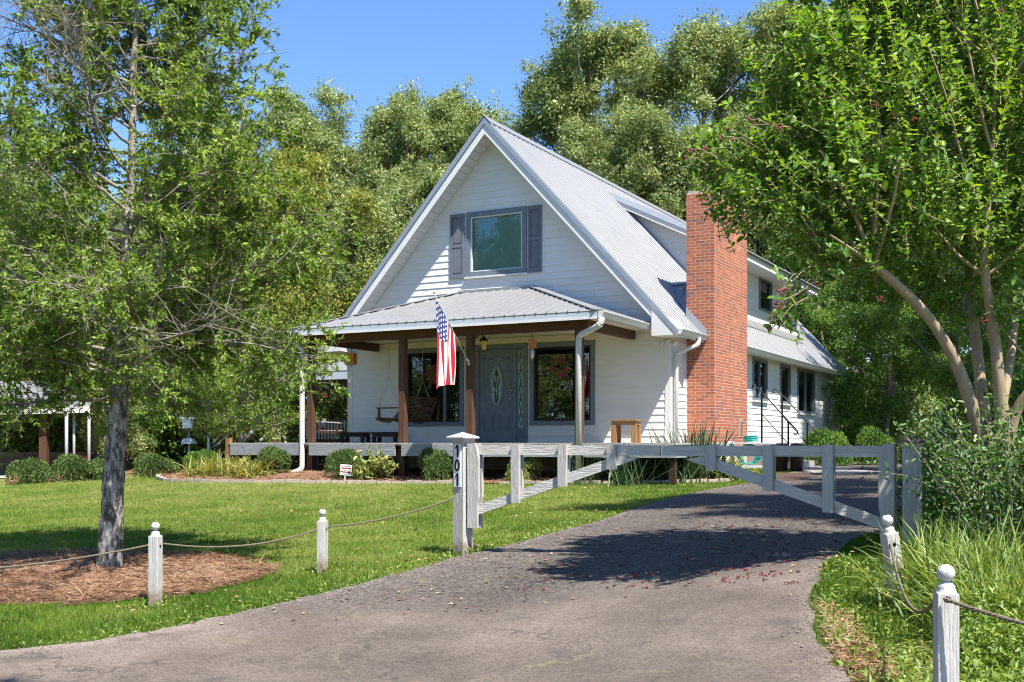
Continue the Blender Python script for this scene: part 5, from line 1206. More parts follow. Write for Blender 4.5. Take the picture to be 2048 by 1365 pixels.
# ------------------------------------------------------------------ carport on the left
Yc = 32.0; c0 = at(-260, 826, Yc); c1 = at(180, 815, Yc + .6); g0 = gz(c0.x, c0.y)
cp = empty('carport', (c1.x, c1.y, gz(c1.x, c1.y)), 0, 'open carport with pale metal roof and thin poles beyond the left shrubs', 'carport'); L0 = cp.location.copy()
bk = [at(-260, 766, Yc + 5), at(150, 768, Yc + 5.5)]
rf = MB().add([c0 - L0, c1 - L0, bk[1] - L0, bk[0] - L0] + [q - L0 + Vector((0, 0, .08)) for q in (c0, c1, bk[1], bk[0])], [(3, 2, 1, 0), (4, 5, 6, 7), (0, 1, 5, 4), (1, 2, 6, 5), (2, 3, 7, 6), (3, 0, 4, 7)]).build('roof', 'metal_roof', cp)
for k in range(18):
    t = k / 17; a = (c0.lerp(c1, t) - L0) + Vector((0, 0, .09)); b = (bk[0].lerp(bk[1], t) - L0) + Vector((0, 0, .09)); m = MB(); m.beam(a, b, .05, .04); m.build('roof_rib', 'metal_roof', rf)
m = MB(); m.beam(c0 - L0 + Vector((0, -.06, -.06)), c1 - L0 + Vector((0, -.06, -.06)), .12, .20); m.build('gutter', 'gutter', cp)
for u, m_, r_ in ((148, 'galv', .04), (178, 'galv', .045), (133, 'galv', .05)):
    q = at(u, 820, Yc + .3 + (.5 if u == 148 else 0)); m = MB(); m.tube([(q.x - L0.x, q.y - L0.y, gz(q.x, q.y) - L0.z - .1), q - L0], r_, 8); m.build('pole', m_, cp)
for u in (-60, 88): q = at(u, 822, Yc + .8); MB().box(q.x - L0.x - .11, q.x - L0.x + .11, q.y - L0.y - .1, q.y - L0.y + .1, -.2, q.z - L0.z).build('timber_post', 'cedar', cp)
q = at(-260, 905, Yc + 3.5); q2 = at(172, 905, Yc + 3.5); MB().box(q.x - L0.x, q2.x - L0.x, q.y - L0.y, q.y - L0.y + .12, -.2, q.z - L0.z).build('low_wall', 'barn_wall', cp)
q = at(165, 912, Yc + 2.6); p = Vector((q.x, q.y, gz(q.x, q.y))); o = empty('red_mower', p, .3, 'red garden tractor parked under the carport edge', 'garden tractor')
MB().box(-.45, .25, -.22, .22, .22, .55).build('bonnet', 'red_plastic', o); MB().box(.25, .55, -.2, .2, .25, .36).build('seat_deck', 'red_plastic', o); MB().box(.28, .5, -.17, .17, .37, .62).build('seat', 'bin_black', o)
for sx, r_ in ((-.32, .16), (.36, .24)):
    for sy in (-.27, .27): MB().lathe([(.02, -.06), (r_ * .8, -.06), (r_, -.03), (r_, .03), (r_ * .8, .06), (.02, .06)], 18, M=Matrix.Translation((sx, sy, r_)) @ Matrix.Rotation(math.radians(90), 4, 'X')).build('wheel', 'bin_black', o)

# ------------------------------------------------------------------ background trees: a few grown kinds, copied as whole trees
def far_tree_meshes(seed, H, rad, base, nclump, nleaf, lsize):
    """trunk, limbs and crown of one broadleaf tree standing at the origin"""
    rng = np.random.default_rng(seed); tubes = []; limbs = []; clumps = []
    trunk = bend(rng, (0, 0, -.3), (0, 0, 1), H * .92 + .3, 12, .035, (0, 0, .3)); r0 = H * .0155
    zs = trunk[:, 2]
    def tpos(z): return np.array([np.interp(z, zs, trunk[:, 0]), np.interp(z, zs, trunk[:, 1]), z])
    nl = 17
    for i in range(nl):
        f = (i + rng.random()) / nl; z = base + (H * .88 - base) * f; a = i * 2.4 + rng.normal() * .4
        prof = (math.sin(math.pi * (.18 + .76 * f)) ** .75); ln = rad * prof * rng.uniform(.62, 1.18)
        el = .20 + .85 * f; d = np.array([math.cos(a) * math.cos(el), math.sin(a) * math.cos(el), math.sin(el)])
        L = bend(rng, tpos(z), d, ln, 7, .10, (0, 0, .5)); limbs.append((L, r0 * (.42 - .25 * f), .025, 6))
        for j in range(4):
            k = rng.integers(2, 8); dd = unit(L[k] - L[k - 1] + rng.normal(size=3) * .5 * ln / 3); S = bend(rng, L[k], dd, ln * rng.uniform(.25, .55), 4, .14, (0, 0, .3)); limbs.append((S, r0 * .12, .014, 4)); clumps.append((S[-1], rng.uniform(.40, .85)))
        clumps.append((L[-1], rng.uniform(.5, .95)))
    clumps.append((trunk[-1], .85)); clumps.append((trunk[-1] + np.array([0, 0, .3]), .6))
    # every limb end carries a fan of twigs, leaves strewn loosely along each
    tw0 = []; tw1 = []; tc_ = []; cc_ = []; cr_ = []
    for c, r in clumps:
        ct = rng.normal(.5, .15)
        for q in range(int(5 + 9 * r)):
            d = unit(rng.normal(size=3) + np.array([0, 0, .35])); ln = r * rng.uniform(.5, 1.25); p0 = c + rng.normal(size=3) * r * .22; tw0.append(p0); tw1.append(p0 + d * ln); tc_.append(ct + rng.normal() * .08); cc_.append(c); cr_.append(r)
    tw0 = np.array(tw0); tw1 = np.array(tw1); tc_ = np.array(tc_); k = rng.integers(0, len(tw0), nleaf); t = (rng.random(nleaf) ** .9)[:, None]
    ax = tw1[k] - tw0[k]; spread = .08 + .10 * rng.random(len(tw0))
    P = tw0[k] + ax * t + rng.normal(size=(nleaf, 3)) * spread[k][:, None] * (rad / 3.6)
    ov = unit(P - np.array(cc_)[k]); N = unit(rng.normal(size=(nleaf, 3)) * .55 + ov * .85 + np.array([.05, -.1, .35])); D = unit(unit(ax) * .5 + rdir(rng, nleaf) + np.array([0, 0, -.25]))
    tint = tc_[k] + rng.normal(0, .2, nleaf); lz = lsize * np.exp(rng.normal(0, .28, nleaf))
    crown = leaf_mesh('crown', P, D, N, lz, lz * .5 * rng.uniform(.7, 1.2, nleaf), tint, 'leaf_far')
    return tubes_mesh('trunk', [(trunk, r0, r0 * .12, 9)], 'bark_far', 9), tubes_mesh('limb', limbs, 'bark_far', 6), crown
KINDS = [far_tree_meshes(101, 17, 3.9, 5.5, 0, 52000, .125), far_tree_meshes(102, 16, 3.3, 4.5, 0, 48000, .125), far_tree_meshes(103, 18, 4.4, 6.0, 0, 58000, .125), far_tree_meshes(104, 13, 3.6, 1.5, 0, 62000, .115), far_tree_meshes(105, 9, 3.4, .6, 0, 56000, .105)]
KH = [17, 16, 18, 13, 9]
def far_tree(kind, x, y, h, leafm, label, group, rz=None, wide=1.0):
    z = gz(x, y); o = empty('broadleaf_tree', (x, y, z), R.uniform(0, 6.28) if rz is None else rz, label, 'tree', group); s = h / KH[kind]; o.scale = (s * wide, s * wide, s)
    tr, lm, cr = KINDS[kind]; link('trunk', tr, o); link('limbs', lm, o)
    c = link('crown', cr, o); c['kind'] = 'stuff'; c.material_slots[0].link = 'OBJECT'; c.material_slots[0].material = MATS[leafm]; return o
def ftree(u, vtop, Y, kind, leafm, label, group, wide=1.0):
    x = (u - 1024) * Y / F; h = (E + (HOR - vtop) * Y / F - gz(x, Y)) * 1.0; return far_tree(kind, x, Y, h, leafm, label, group, wide=wide)
def wood(u, vt, Y, k, row, wide):
    pl = ('behind the oak crown' if u < 480 else 'between the oak and the gable peak' if u < 960 else 'rising over the right roof slope' if u < 1380 else 'rising over the dormer and chimney' if u < 1600 else 'behind the crape myrtle crown')
    ftree(u, vt, Y, k, 'leaf_far', 'tall broadleaf tree of the %s wood row %s' % (row, pl), 'wood trees, %s row, %s' % (row, pl), wide)
# back rows of the wood
for u, vt, Y, k in ((-140, 300, 55, 1), (20, 270, 58, 0), (170, 330, 54, 2), (330, 290, 57, 1), (455, 262, 55, 0), (560, 178, 56, 2), (640, 235, 57, 0), (700, 222, 58, 1), (800, 212, 55, 0), (905, 178, 56, 2), (1010, 150, 58, 1), (1110, 128, 55, 0), (1215, 42, 56, 2), (1330, 70, 59, 1), (1425, 45, 55, 0), (1535, 18, 57, 2), (1650, 25, 55, 1), (1760, -20, 57, 0), (1890, -60, 55, 2), (2030, -60, 56, 0), (2170, -40, 56, 1)):
    wood(u, vt, Y, k, 'farther', 1.02)
for u, vt, Y, k in ((-60, 420, 47, 0), (110, 430, 46, 2), (260, 420, 48, 1), (400, 400, 46, 0), (860, 300, 47, 1), (1000, 290, 48, 0), (1160, 240, 47, 2), (1290, 230, 48, 1), (1400, 250, 46, 0), (1500, 210, 48, 2), (1600, 200, 47, 1), (1720, 160, 46, 0), (1850, 120, 47, 2), (1990, 100, 46, 1), (2130, 100, 47, 0)):
    wood(u, vt, Y, k, 'nearer', 1.0)
for i, u in enumerate(range(-130, 2180, 105)):
    if 980 < u < 1330: continue
    Y = 49.5 + (i % 3) * .9; side = u < 1000; ftree(u + R.uniform(-25, 25), R.uniform(330, 430) if side else R.uniform(260, 380), Y, 3, 'leaf_far', 'full leafed middle height tree closing the wood %s the house' % ('left of' if side else 'right of'), 'middle height wood trees %s the house' % ('left of' if side else 'right of'), wide=1.15)
# the nearer row left of the house
ftree(628, 272, 38, 3, 'leaf_far_gold', 'golden green leafy tree standing left of the gable', 'trees beside the house', wide=1.05)
ftree(735, 430, 41, 4, 'leaf_far', 'bushy tree close behind the left roof edge', 'trees beside the house')
ftree(215, 640, 34.5, 4, 'leaf_far', 'light green bushy tree standing close beside the carport', 'trees beside the house')
ftree(540, 470, 36, 4, 'leaf_far_gold', 'low bushy tree filling the gap left of the golden tree', 'trees beside the house')
ftree(400, 560, 39, 4, 'leaf_far_deep', 'dark bushy tree behind the bird feeder', 'trees beside the house')
ftree(255, 560, 37, 4, 'leaf_far_deep', 'dark bushy tree between the carport and the bird feeder', 'trees beside the house')
ftree(90, 560, 44, 3, 'leaf_far', 'bushy tree rising behind the carport roof', 'trees beside the house')
ftree(-60, 520, 42, 3, 'leaf_far', 'bushy tree at the far end of the carport', 'trees beside the house')
# right of the house
ftree(1660, 420, 41, 3, 'leaf_far_deep', 'deep green tree rising behind the back corner of the house', 'trees right of the house')
ftree(1770, 480, 36, 4, 'leaf_far_deep', 'deep green bushy tree right of the back gutter', 'trees right of the house', wide=1.1)
ftree(1900, 380, 33, 3, 'leaf_far_deep', 'deep green tree behind the crape myrtle trunks', 'trees right of the house')
ftree(2040, 420, 29, 4, 'leaf_far_deep', 'deep green bushy tree past the crape myrtle trunks', 'trees right of the house', wide=1.2)
ftree(1830, 650, 42, 4, 'leaf_far_deep', 'low deep green growth beyond the evergreen shrubs', 'trees right of the house', wide=1.3)
far_tree(1, 11.5, 19.0, 12.0, 'leaf_far_deep', 'tall deep green tree close behind the crape myrtle crown', 'trees right of the house')
far_tree(0, 14.5, 27.5, 14.0, 'leaf_far_deep', 'tall deep green tree shading the side wall of the house', 'trees right of the house')
far_tree(2, 9.6, 13.0, 13.0, 'leaf_far_deep', 'deep green tree whose crown merges with the crape myrtle', 'trees right of the house')
far_tree(2, -2.2, 1.7, 12.0, 'leaf_far', 'tall tree by the road whose shade falls on the near lawn corner', 'trees by the road', rz=1.0)
far_tree(3, 6.5, 10.0, 9.5, 'leaf_far_deep', 'full green tree filling the space right of the crape myrtle trunks', 'trees right of the house')
far_tree(2, 7.3, 9.8, 13.0, 'leaf_far_deep', 'deep green tree towering over the right gate post', 'trees right of the house')
# trees across the lawn that the windows mirror
for x, y, h, k in ((-17, 15, 8, 4), (-22, 10, 10, 4), (-19, 20, 11, 3), (-24, 15, 12, 3), (-27, 5, 13, 3), (-24, 0, 10, 4), (-29, 18, 14, 3), (-31, 10, 15, 3), (-20, 5, 8, 4), (-15, 21, 8, 4), (-34, 1, 15, 3), (-36, 14, 17, 0)):
    far_tree(k, x, y, h, 'leaf_far', 'broadleaf tree across the lawn mirrored in the front windows', 'trees mirrored in the windows')

# undergrowth along the wood edge
def shrub_mesh(seed, n, lsize, rx, rz, leafm, upright=.3, lumps=14):
    rng = np.random.default_rng(seed); c = rdir(rng, lumps) * .55; c[:, 2] = np.abs(c[:, 2]) * .9; k = rng.integers(0, lumps, n); v = rdir(rng, n); v[:, 2] = np.where(rng.random(n) < .8, np.abs(v[:, 2]), v[:, 2])
    P = (c[k] + v * (.34 + .13 * rng.random(n))[:, None]) * np.array([rx, rx, rz]); P[:, 2] = np.maximum(P[:, 2], .01); P[:, 2] += .05 * rz
    N = unit(v + rng.normal(size=(n, 3)) * .5 + np.array([0, 0, .3])); D = unit(v * .7 + rdir(rng, n) + np.array([0, 0, upright]))
    tint = np.clip(rng.normal(.45, .2, n) + .25 * (P[:, 2] / rz - .5) * 0 + (rng.normal(0, .12, lumps))[k], 0, 1)
    return leaf_mesh('foliage', P, D, N, lsize * rng.uniform(.7, 1.3, n), lsize * .5 * rng.uniform(.7, 1.3, n), tint, leafm)
def stems_mesh(seed, n, r, h, rad=.012, m='bark_limb'):
    rng = np.random.default_rng(seed); T = []
    for i in range(n):
        a = rng.uniform(0, 6.28); d = np.array([math.cos(a) * .8, math.sin(a) * .8, 1.0]); T.append((bend(rng, (math.cos(a) * .06, math.sin(a) * .06, -.05), d, h, 5, .12, (0, 0, .2)), rad, rad * .4, 5))
    return tubes_mesh('stem', T, m, 5)
UND = [shrub_mesh(201 + i, 5200, .15, 2.0, 2.3, 'leaf_far_deep') for i in range(3)]; UST = stems_mesh(205, 9, 1, 1.8, .04, 'bark_far')
for i in range(46):
    u = -160 + i * 52; Y = R.uniform(41, 47) if (430 < u < 1650) else R.uniform(37, 43); x = (u - 1024) * Y / F; o = empty('undergrowth_shrub', (x, Y, gz(x, Y)), R.uniform(0, 6), 'dense leafy bush in the undergrowth at the edge of the wood', 'bush', 'undergrowth along the wood edge'); o.scale = (R.uniform(.9, 1.3),) * 2 + (R.uniform(.8, 1.5),)
    link('foliage', UND[i % 3], o)['kind'] = 'stuff'; link('stems', UST, o)
    c = o.children[0]; c.material_slots[0].link = 'OBJECT'; c.material_slots[0].material = MATS[R.choice(['leaf_far_deep', 'leaf_far', 'leaf_far_deep'])]

for i in range(12):
    x = -14.5 - i * 1.3; y = 21 - i * 1.75; o = empty('undergrowth_shrub', (x, y, gz(x, y)), R.uniform(0, 6), 'dense leafy bush across the lawn mirrored in the front windows', 'bush', 'bushes mirrored in the windows'); o.scale = (1.1, 1.1, R.uniform(.8, 1.2))
    link('foliage', UND[i % 3], o)['kind'] = 'stuff'; link('stems', UST, o)

for x, y, sc_, lab in ((4.75, 11.2, .72, 'leafy green bush behind the crape myrtle trunks and the right gate post'), (5.6, 10.2, .85, 'leafy green bush crowding the crape myrtle trunks'), (6.9, 13.5, 1.1, 'leafy green bush beside the upper drive past the gate')):
    o = empty('verge_shrub', (x, y, gz(x, y)), R.uniform(0, 6), lab, 'bush', 'bushes along the right side of the drive'); o.scale = (sc_ * .62, sc_ * .62, sc_ * .72)
    link('foliage', UND[1], o)['kind'] = 'stuff'; link('stems', UST, o)

# ------------------------------------------------------------------ clipped shrubs of the beds
BOX = [shrub_mesh(301 + i, 6500, .085, 1.0, 1.0, 'leaf_box', .8, 11) for i in range(3)]; BST = stems_mesh(305, 12, 1, .5, .012)
def round_shrub(u, vb, Y, wpx, hpx, label, k=0, leafm=None, group='rounded shrubs in the beds'):
    x = (u - 1024) * Y / F; o = empty('round_shrub', (x, Y, gz(x, Y)), R.uniform(0, 6), label, 'shrub', group); w_ = wpx * Y / F / 2 / .98; h_ = hpx * Y / F / 1.03; o.scale = (w_, w_, h_)
    c = link('foliage', BOX[k % 3], o); c['kind'] = 'stuff'; link('stems', BST, o)
    if leafm: c.material_slots[0].link = 'OBJECT'; c.material_slots[0].material = MATS[leafm]
    return o
round_shrub(58, 970, 25.6, 100, 56, 'grey green rounded shrub at the end of the row by the concrete pad', 0)
round_shrub(145, 962, 26.0, 118, 56, 'grey green rounded shrub second in the row from the concrete pad', 1)
round_shrub(208, 955, 26.6, 70, 46, 'grey green rounded shrub partly behind the oak trunk', 2)
round_shrub(303, 948, 26.4, 112, 50, 'wide rounded shrub between the oak trunk and the bird feeder', 1)
round_shrub(405, 946, 25.2, 92, 56, 'bright green rounded shrub behind the yellowing strap leaves', 0, 'leaf_far_deep')
round_shrub(540, 952, 23.6, 96, 62, 'rounded shrub just left of the corner downspout', 2)
round_shrub(690, 955, 22.9, 92, 66, 'rounded shrub behind the small yard sign', 0)
round_shrub(868, 954, 22.4, 104, 68, 'rounded shrub behind the solar lamp', 1)
round_shrub(1052, 954, 21.6, 84, 62, 'yellow green rounded shrub seen through the gate', 2, 'leaf_lime')
round_shrub(1650, 935, 27.2, 110, 82, 'dark evergreen shrub at the foot of the iron rail', 0, 'leaf_far_deep', 'evergreen shrubs along the side path')
round_shrub(1745, 935, 28.0, 100, 80, 'dark evergreen shrub behind the right gate post', 1, 'leaf_far_deep', 'evergreen shrubs along the side path')
def leafy_plant(u, v, Y, h, n, leafm, label, lsize, spread, seed, name='leafy_plant', cat='plant'):
    rng = np.random.default_rng(seed); x = (u - 1024) * Y / F; o = empty(name, (x, Y, gz(x, Y)), 0, label, cat); T = []; Ps = []; Ds = []
    for i in range(n):
        a = rng.uniform(0, 6.28); d = np.array([math.cos(a) * spread, math.sin(a) * spread, 1]); L = bend(rng, (rng.normal() * .08, rng.normal() * .08, -.02), d, h * rng.uniform(.6, 1.05), 8, .07, (0, 0, -.1)); T.append((L, .009, .003, 4))
        for k in range(2, 9):
            for q in range(3): Ps.append(L[k] + rng.normal(size=3) * .008); Ds.append(unit(rng.normal(size=3) + np.array([0, 0, .35])))
    Ps = np.array(Ps); Ds = np.array(Ds); m = len(Ps)
    link('stems', tubes_mesh('stem', T, 'bark_limb', 4), o); c = link('leaves', leaf_mesh('leaves', Ps, Ds, np.tile([0, -.2, 1.0], (m, 1)) + rng.normal(size=(m, 3)) * .4, lsize * rng.uniform(.7, 1.3, m), lsize * .42, rng.random(m), leafm, shape=2), o); c['kind'] = 'stuff'; return o
leafy_plant(762, 955, 22.7, .72, 26, 'leaf_lime', 'broad leaved pale green plant against the swing post', .13, .55, 11)
leafy_plant(735, 955, 22.4, .5, 14, 'leaf_lime', 'low broad leaved plant beside the yard sign', .12, .7, 12)
leafy_plant(575, 900, 24.6, .95, 10, 'leaf_lime', 'potted leafy plant in a wire frame on the left deck', .13, .5, 13)
def strap_clump(name, pts, n, L, w_, droop, lean, leafm, label, seed, cat='plant'):
    """clump of strap leaves spread along pts (world ground points)"""
    rng = np.random.default_rng(seed); P = np.array([(p[0], p[1]) for p in pts]); t = rng.random(n) * (len(P) - 1); k = np.minimum(t.astype(int), len(P) - 2); f = (t - k)[:, None]; q = P[k] * (1 - f) + P[k + 1] * f + rng.normal(size=(n, 2)) * .14
    c = q.mean(0); o = empty(name, (c[0], c[1], gz(*c)), 0, label, cat); base = np.column_stack([q, height(q[:, 0], q[:, 1])]) - np.array(o.location)
    head = np.column_stack([rng.normal(size=(n, 2)) * lean, np.ones(n)])
    b = link('blades', blades_mesh('blades', base, head, L * rng.uniform(.6, 1.15, n), w_ * rng.uniform(.7, 1.2, n), droop * rng.uniform(.5, 1.5, n), rng.random(n) ** 1.3, leafm, 5, rng), o); b['kind'] = 'stuff'; return o
gp_ = on_ground
strap_clump('strap_leaf_clump', [gp_(395, 957), gp_(520, 958)], 520, .62, .030, 1.3, .55, 'blade_yellow', 'yellowing strap leaves spilling over the bed edge left of the porch', 21)
strap_clump('strap_leaf_clump', [gp_(1150, 962), gp_(1260, 962), gp_(1340, 961)], 2600, .70, .034, 2.2, .5, 'blade', 'arching strap leaves massed behind the middle of the gate', 22)
strap_clump('strap_leaf_clump', [gp_(1330, 961), gp_(1460, 960)], 1500, .66, .034, 2.1, .5, 'blade', 'arching strap leaves reaching towards the hose cart', 23)
strap_clump('iris_clump', [hw(5.0, -1.9), hw(5.3, -1.2)], 300, 1.12, .040, .25, .40, 'blade_dark', 'tall dark sword leaves standing before the brick chimney', 24)
strap_clump('iris_clump', [hw(4.2, -2.9), hw(4.5, -2.8)], 60, .85, .026, .3, .5, 'blade_dark', 'few dark sword leaves right of the pine table', 25)
strap_clump('dry_stalks', [hw(3.35, -2.95), hw(3.6, -2.9)], 60, .85, .008, .3, .35, 'blade_dark', 'dry dark seed stalks at the foot of the corner downspout', 26)

# ------------------------------------------------------------------ the oak on the lawn
mat('bark_pale', (0.40, 0.36, 0.31), (0.20, 0.175, 0.15), scale=9, rough=0.9, bump=0.8, stretch=(2, 2, 2.2), c3=(0.48, 0.46, 0.41), bscale=30)
def oak():
    rng = np.random.default_rng(41); Y = 11.0; foot = at(215, 1145, Y); foot.z = gz(foot.x, foot.y); f0 = np.array(foot)
    o = empty('oak_tree', foot, 0, 'slender grey barked oak in a ring of pine straw', 'tree')
    ctl = [(215, 1150, 26), (219, 1080, 23.5), (226, 1000, 21), (232, 900, 19.5), (238, 800, 17), (243, 700, 14.5), (250, 600, 13), (255, 500, 12), (258, 420, 11), (263, 330, 9.5), (267, 230, 8.5), (268, 120, 7.5), (272, 30, 6.5), (276, -60, 5.5), (270, -160, 4), (275, -240, 2)]
    tp = np.array([np.array(at(u, v, Y)) - f0 for u, v, r in ctl]); tr = [r * Y / F for u, v, r in ctl]
    tp[0, 2] -= .15
    # dense trunk with slight wobble and root flare
    NT = 260; tt = np.linspace(0, len(tp) - 1, NT); P = np.stack([np.interp(tt, np.arange(len(tp)), tp[:, k]) for k in range(3)], 1); rr = np.interp(tt, np.arange(len(tp)), tr); P[:, :2] += np.stack([np.sin(tt * 1.7), np.cos(tt * 1.3)], 1) * .008
    rr = rr * (1 + .38 * np.exp(-tt * 3.2)) * np.interp(tt, [0, 5, 8, 15], [1, 1, .82, .8])
    NS = 36; an = np.linspace(0, 2 * np.pi, NS, endpoint=False); AA, HH = np.meshgrid(an, P[:, 2]); ridge = vnoise(AA * 14 / 6.283 * 1.0 + HH * 1.2, HH * 7, 1.0, 21); ridge = .6 * ridge + .4 * vnoise(np.sin(AA) * 9 + 20, HH * 16 + np.cos(AA) * 9, 1.0, 22)
    RR = rr[:, None] * (1 + (ridge - .5) * .26); V = np.stack([P[:, 0:1] + RR * np.cos(AA), P[:, 1:2] + RR * np.sin(AA), HH], -1).reshape(-1, 3); q = np.arange((NT - 1) * NS); i0, j0 = q // NS, q % NS
    TQ = np.stack([i0 * NS + j0, i0 * NS + (j0 + 1) % NS, (i0 + 1) * NS + (j0 + 1) % NS, (i0 + 1) * NS + j0], 1); cut = int(NT * 5.2 / 15)
    for nm, qs, off, mm in (('trunk', TQ[i0 < cut], 0, 'bark_grey'), ('upper_trunk', TQ[i0 >= cut], cut * NS, 'bark_pale')): link(nm, np_mesh(nm, V[off:] if off else V[:(cut + 1) * NS], qs - off, mm, smooth=True), o)
    zs = P[:, 2]; tubes = []; twigs = []; Ps = []; Ds = []; Ts = []; Os = []
    z_lo, z_hi = float(at(0, 800, Y).z - f0[2]), float(at(0, -230, Y).z - f0[2]); nb = 84
    extra = [(.06, .10, 1.5), (.10, -.15, 1.9), (.14, .2, 2.05), (.18, -.1, 2.1), (.22, .05, 2.05), (.27, .15, 1.9), (.02, 3.0, 1.6), (.05, 3.3, 1.9), (.09, 3.1, 2.1), (.0, 2.8, 1.3), (.13, 3.4, 2.0)]
    for i in range(nb + len(extra)):
        f = (i + rng.random() * .8) / nb; a = i * 2.399 + rng.normal() * .5
        if i >= nb: f, a, xl = extra[i - nb]
        z = z_lo + (z_hi - z_lo) * f
        if f > .46 and abs(math.cos(a)) < .55 and math.sin(a) < 0: a = math.copysign(1, math.cos(a)) * rng.uniform(.0, .5) if math.cos(a) > 0 else math.pi + rng.uniform(-.5, .5)
        ln = (2.25 * (1 - f) ** .62 + .35) * rng.uniform(.7, 1.1)
        if f < .08: ln *= .75
        right = math.cos(a) > .5
        if .16 < f < .42 and math.cos(a) > 0: ln *= 1.0
        if f > .48 and math.cos(a) > 0: ln *= .80
        ln *= .93
        el = rng.normal(.22 + .43 * f, .20)
        if i >= nb: ln = xl; el = .12
        d = np.array([math.cos(a) * math.cos(el), math.sin(a) * math.cos(el), math.sin(el)])
        st = np.array([np.interp(z, zs, P[:, 0]), np.interp(z, zs, P[:, 1]), z]); B = bend(rng, st, d, ln, 9, .13, (0, 0, rng.normal(-.15, .35)))
        tubes.append((B, .008 + .008 * ln * (1 - .5 * f), .004, 6)); dead = i < nb and rng.random() < .10
        ct = rng.normal(.5, .16)
        for j in range(int(8 + 9 * ln)):
            k = int(rng.integers(3, 10)) if rng.random() < .8 else 2; dd = unit((B[k] - B[k - 1]) / np.linalg.norm(B[k] - B[k - 1]) + rng.normal(size=3) * .75); S = bend(rng, B[k], dd, rng.uniform(.28, .62) * min(1, ln), 5, .16, (0, 0, .15)); tubes.append((S, .0055, .002, 4)); bare = dead or rng.random() < .13
            for q in range(5 if not bare else 7):
                kk = rng.integers(1, 6); d3 = unit(S[kk] - S[kk - 1] + rng.normal(size=3) * .07); d3 = unit(d3 + rng.normal(size=3) * .7); tl = rng.uniform(.12, .30); Wg = bend(rng, S[kk], d3, tl, 3, .18, (0, 0, .1)); twigs.append((Wg, .0026, .0012, 3))
                if not bare:
                    m = rng.integers(15, 27); ts = rng.random(m) ** .7; seg = ts * 3; k3 = np.minimum(seg.astype(int), 2); fr = (seg - k3)[:, None]; pp = Wg[k3] * (1 - fr) + Wg[k3 + 1] * fr
                    Ps.append(pp); Ds.append(unit(np.tile(d3, (m, 1)) * .7 + rdir(rng, m))); Os.append(pp - S[2] + np.array([0, 0, .02])); Ts.append(np.full(m, ct) + rng.normal(0, .2, m))
    link('limbs', tubes_mesh('limb', tubes, 'bark_limb', 6), o); tw = link('twigs', tubes_mesh('twig', twigs, 'bark_limb', 3), o); tw['kind'] = 'stuff'
    Ps = np.concatenate(Ps); Ds = np.concatenate(Ds); Ts = np.concatenate(Ts); n = len(Ps)
    N = unit(np.tile([0.12, -.22, .55], (n, 1)) + unit(np.concatenate(Os)) * .6 + rng.normal(size=(n, 3)) * .5)
    c = link('crown', leaf_mesh('crown', Ps, Ds, N, .056 * rng.uniform(.65, 1.3, n), .021 * rng.uniform(.7, 1.3, n), Ts, 'leaf_oak'), o); c['kind'] = 'stuff'
    print('oak leaves', n)
oak()

# ------------------------------------------------------------------ small tree by the left deck
def small_tree():
    rng = np.random.default_rng(52); Y = 27.2; x = (486 - 1024) * Y / F; z = gz(x, Y); o = empty('young_tree', (x, Y, z), 0, 'young pale trunked tree growing beside the left deck stairs', 'tree')
    T = bend(rng, (0, 0, -.2), (0, 0, 1), 3.4, 8, .02, (0, 0, .2)); link('trunk', tubes_mesh('trunk', [(T, .115, .05, 10)], 'bark_limb', 10), o); tubes = []; Ps = []; Ts = []
    for i in range(26):
        a = i * 2.4; k = rng.integers(3, 9); el = rng.normal(.45, .25); L = bend(rng, T[k], (math.cos(a) * math.cos(el), math.sin(a) * math.cos(el), math.sin(el)), rng.uniform(1.1, 2.0), 7, .12, (0, 0, .1)); tubes.append((L, .028, .006, 5))
        for j in range(9):
            kk = rng.integers(2, 8); S = bend(rng, L[kk], unit(L[kk] - L[kk - 1] + rng.normal(size=3) * .16), rng.uniform(.3, .7), 4, .15, (0, 0, 0)); tubes.append((S, .008, .003, 3)); m = 90
            Ps.append(S[rng.integers(1, 5, m)] + rng.normal(size=(m, 3)) * .12); Ts.append(np.full(m, rng.normal(.5, .15)) + rng.normal(0, .18, m))
    Ps = np.concatenate(Ps); Ts = np.concatenate(Ts); n = len(Ps); link('limbs', tubes_mesh('limb', tubes, 'bark_limb', 5), o)
    c = link('crown', leaf_mesh('crown', Ps, rdir(rng, n), unit(np.tile([0, -.2, .7], (n, 1)) + rng.normal(size=(n, 3)) * .6), .075, .035, Ts, 'leaf_oak'), o); c['kind'] = 'stuff'
small_tree()

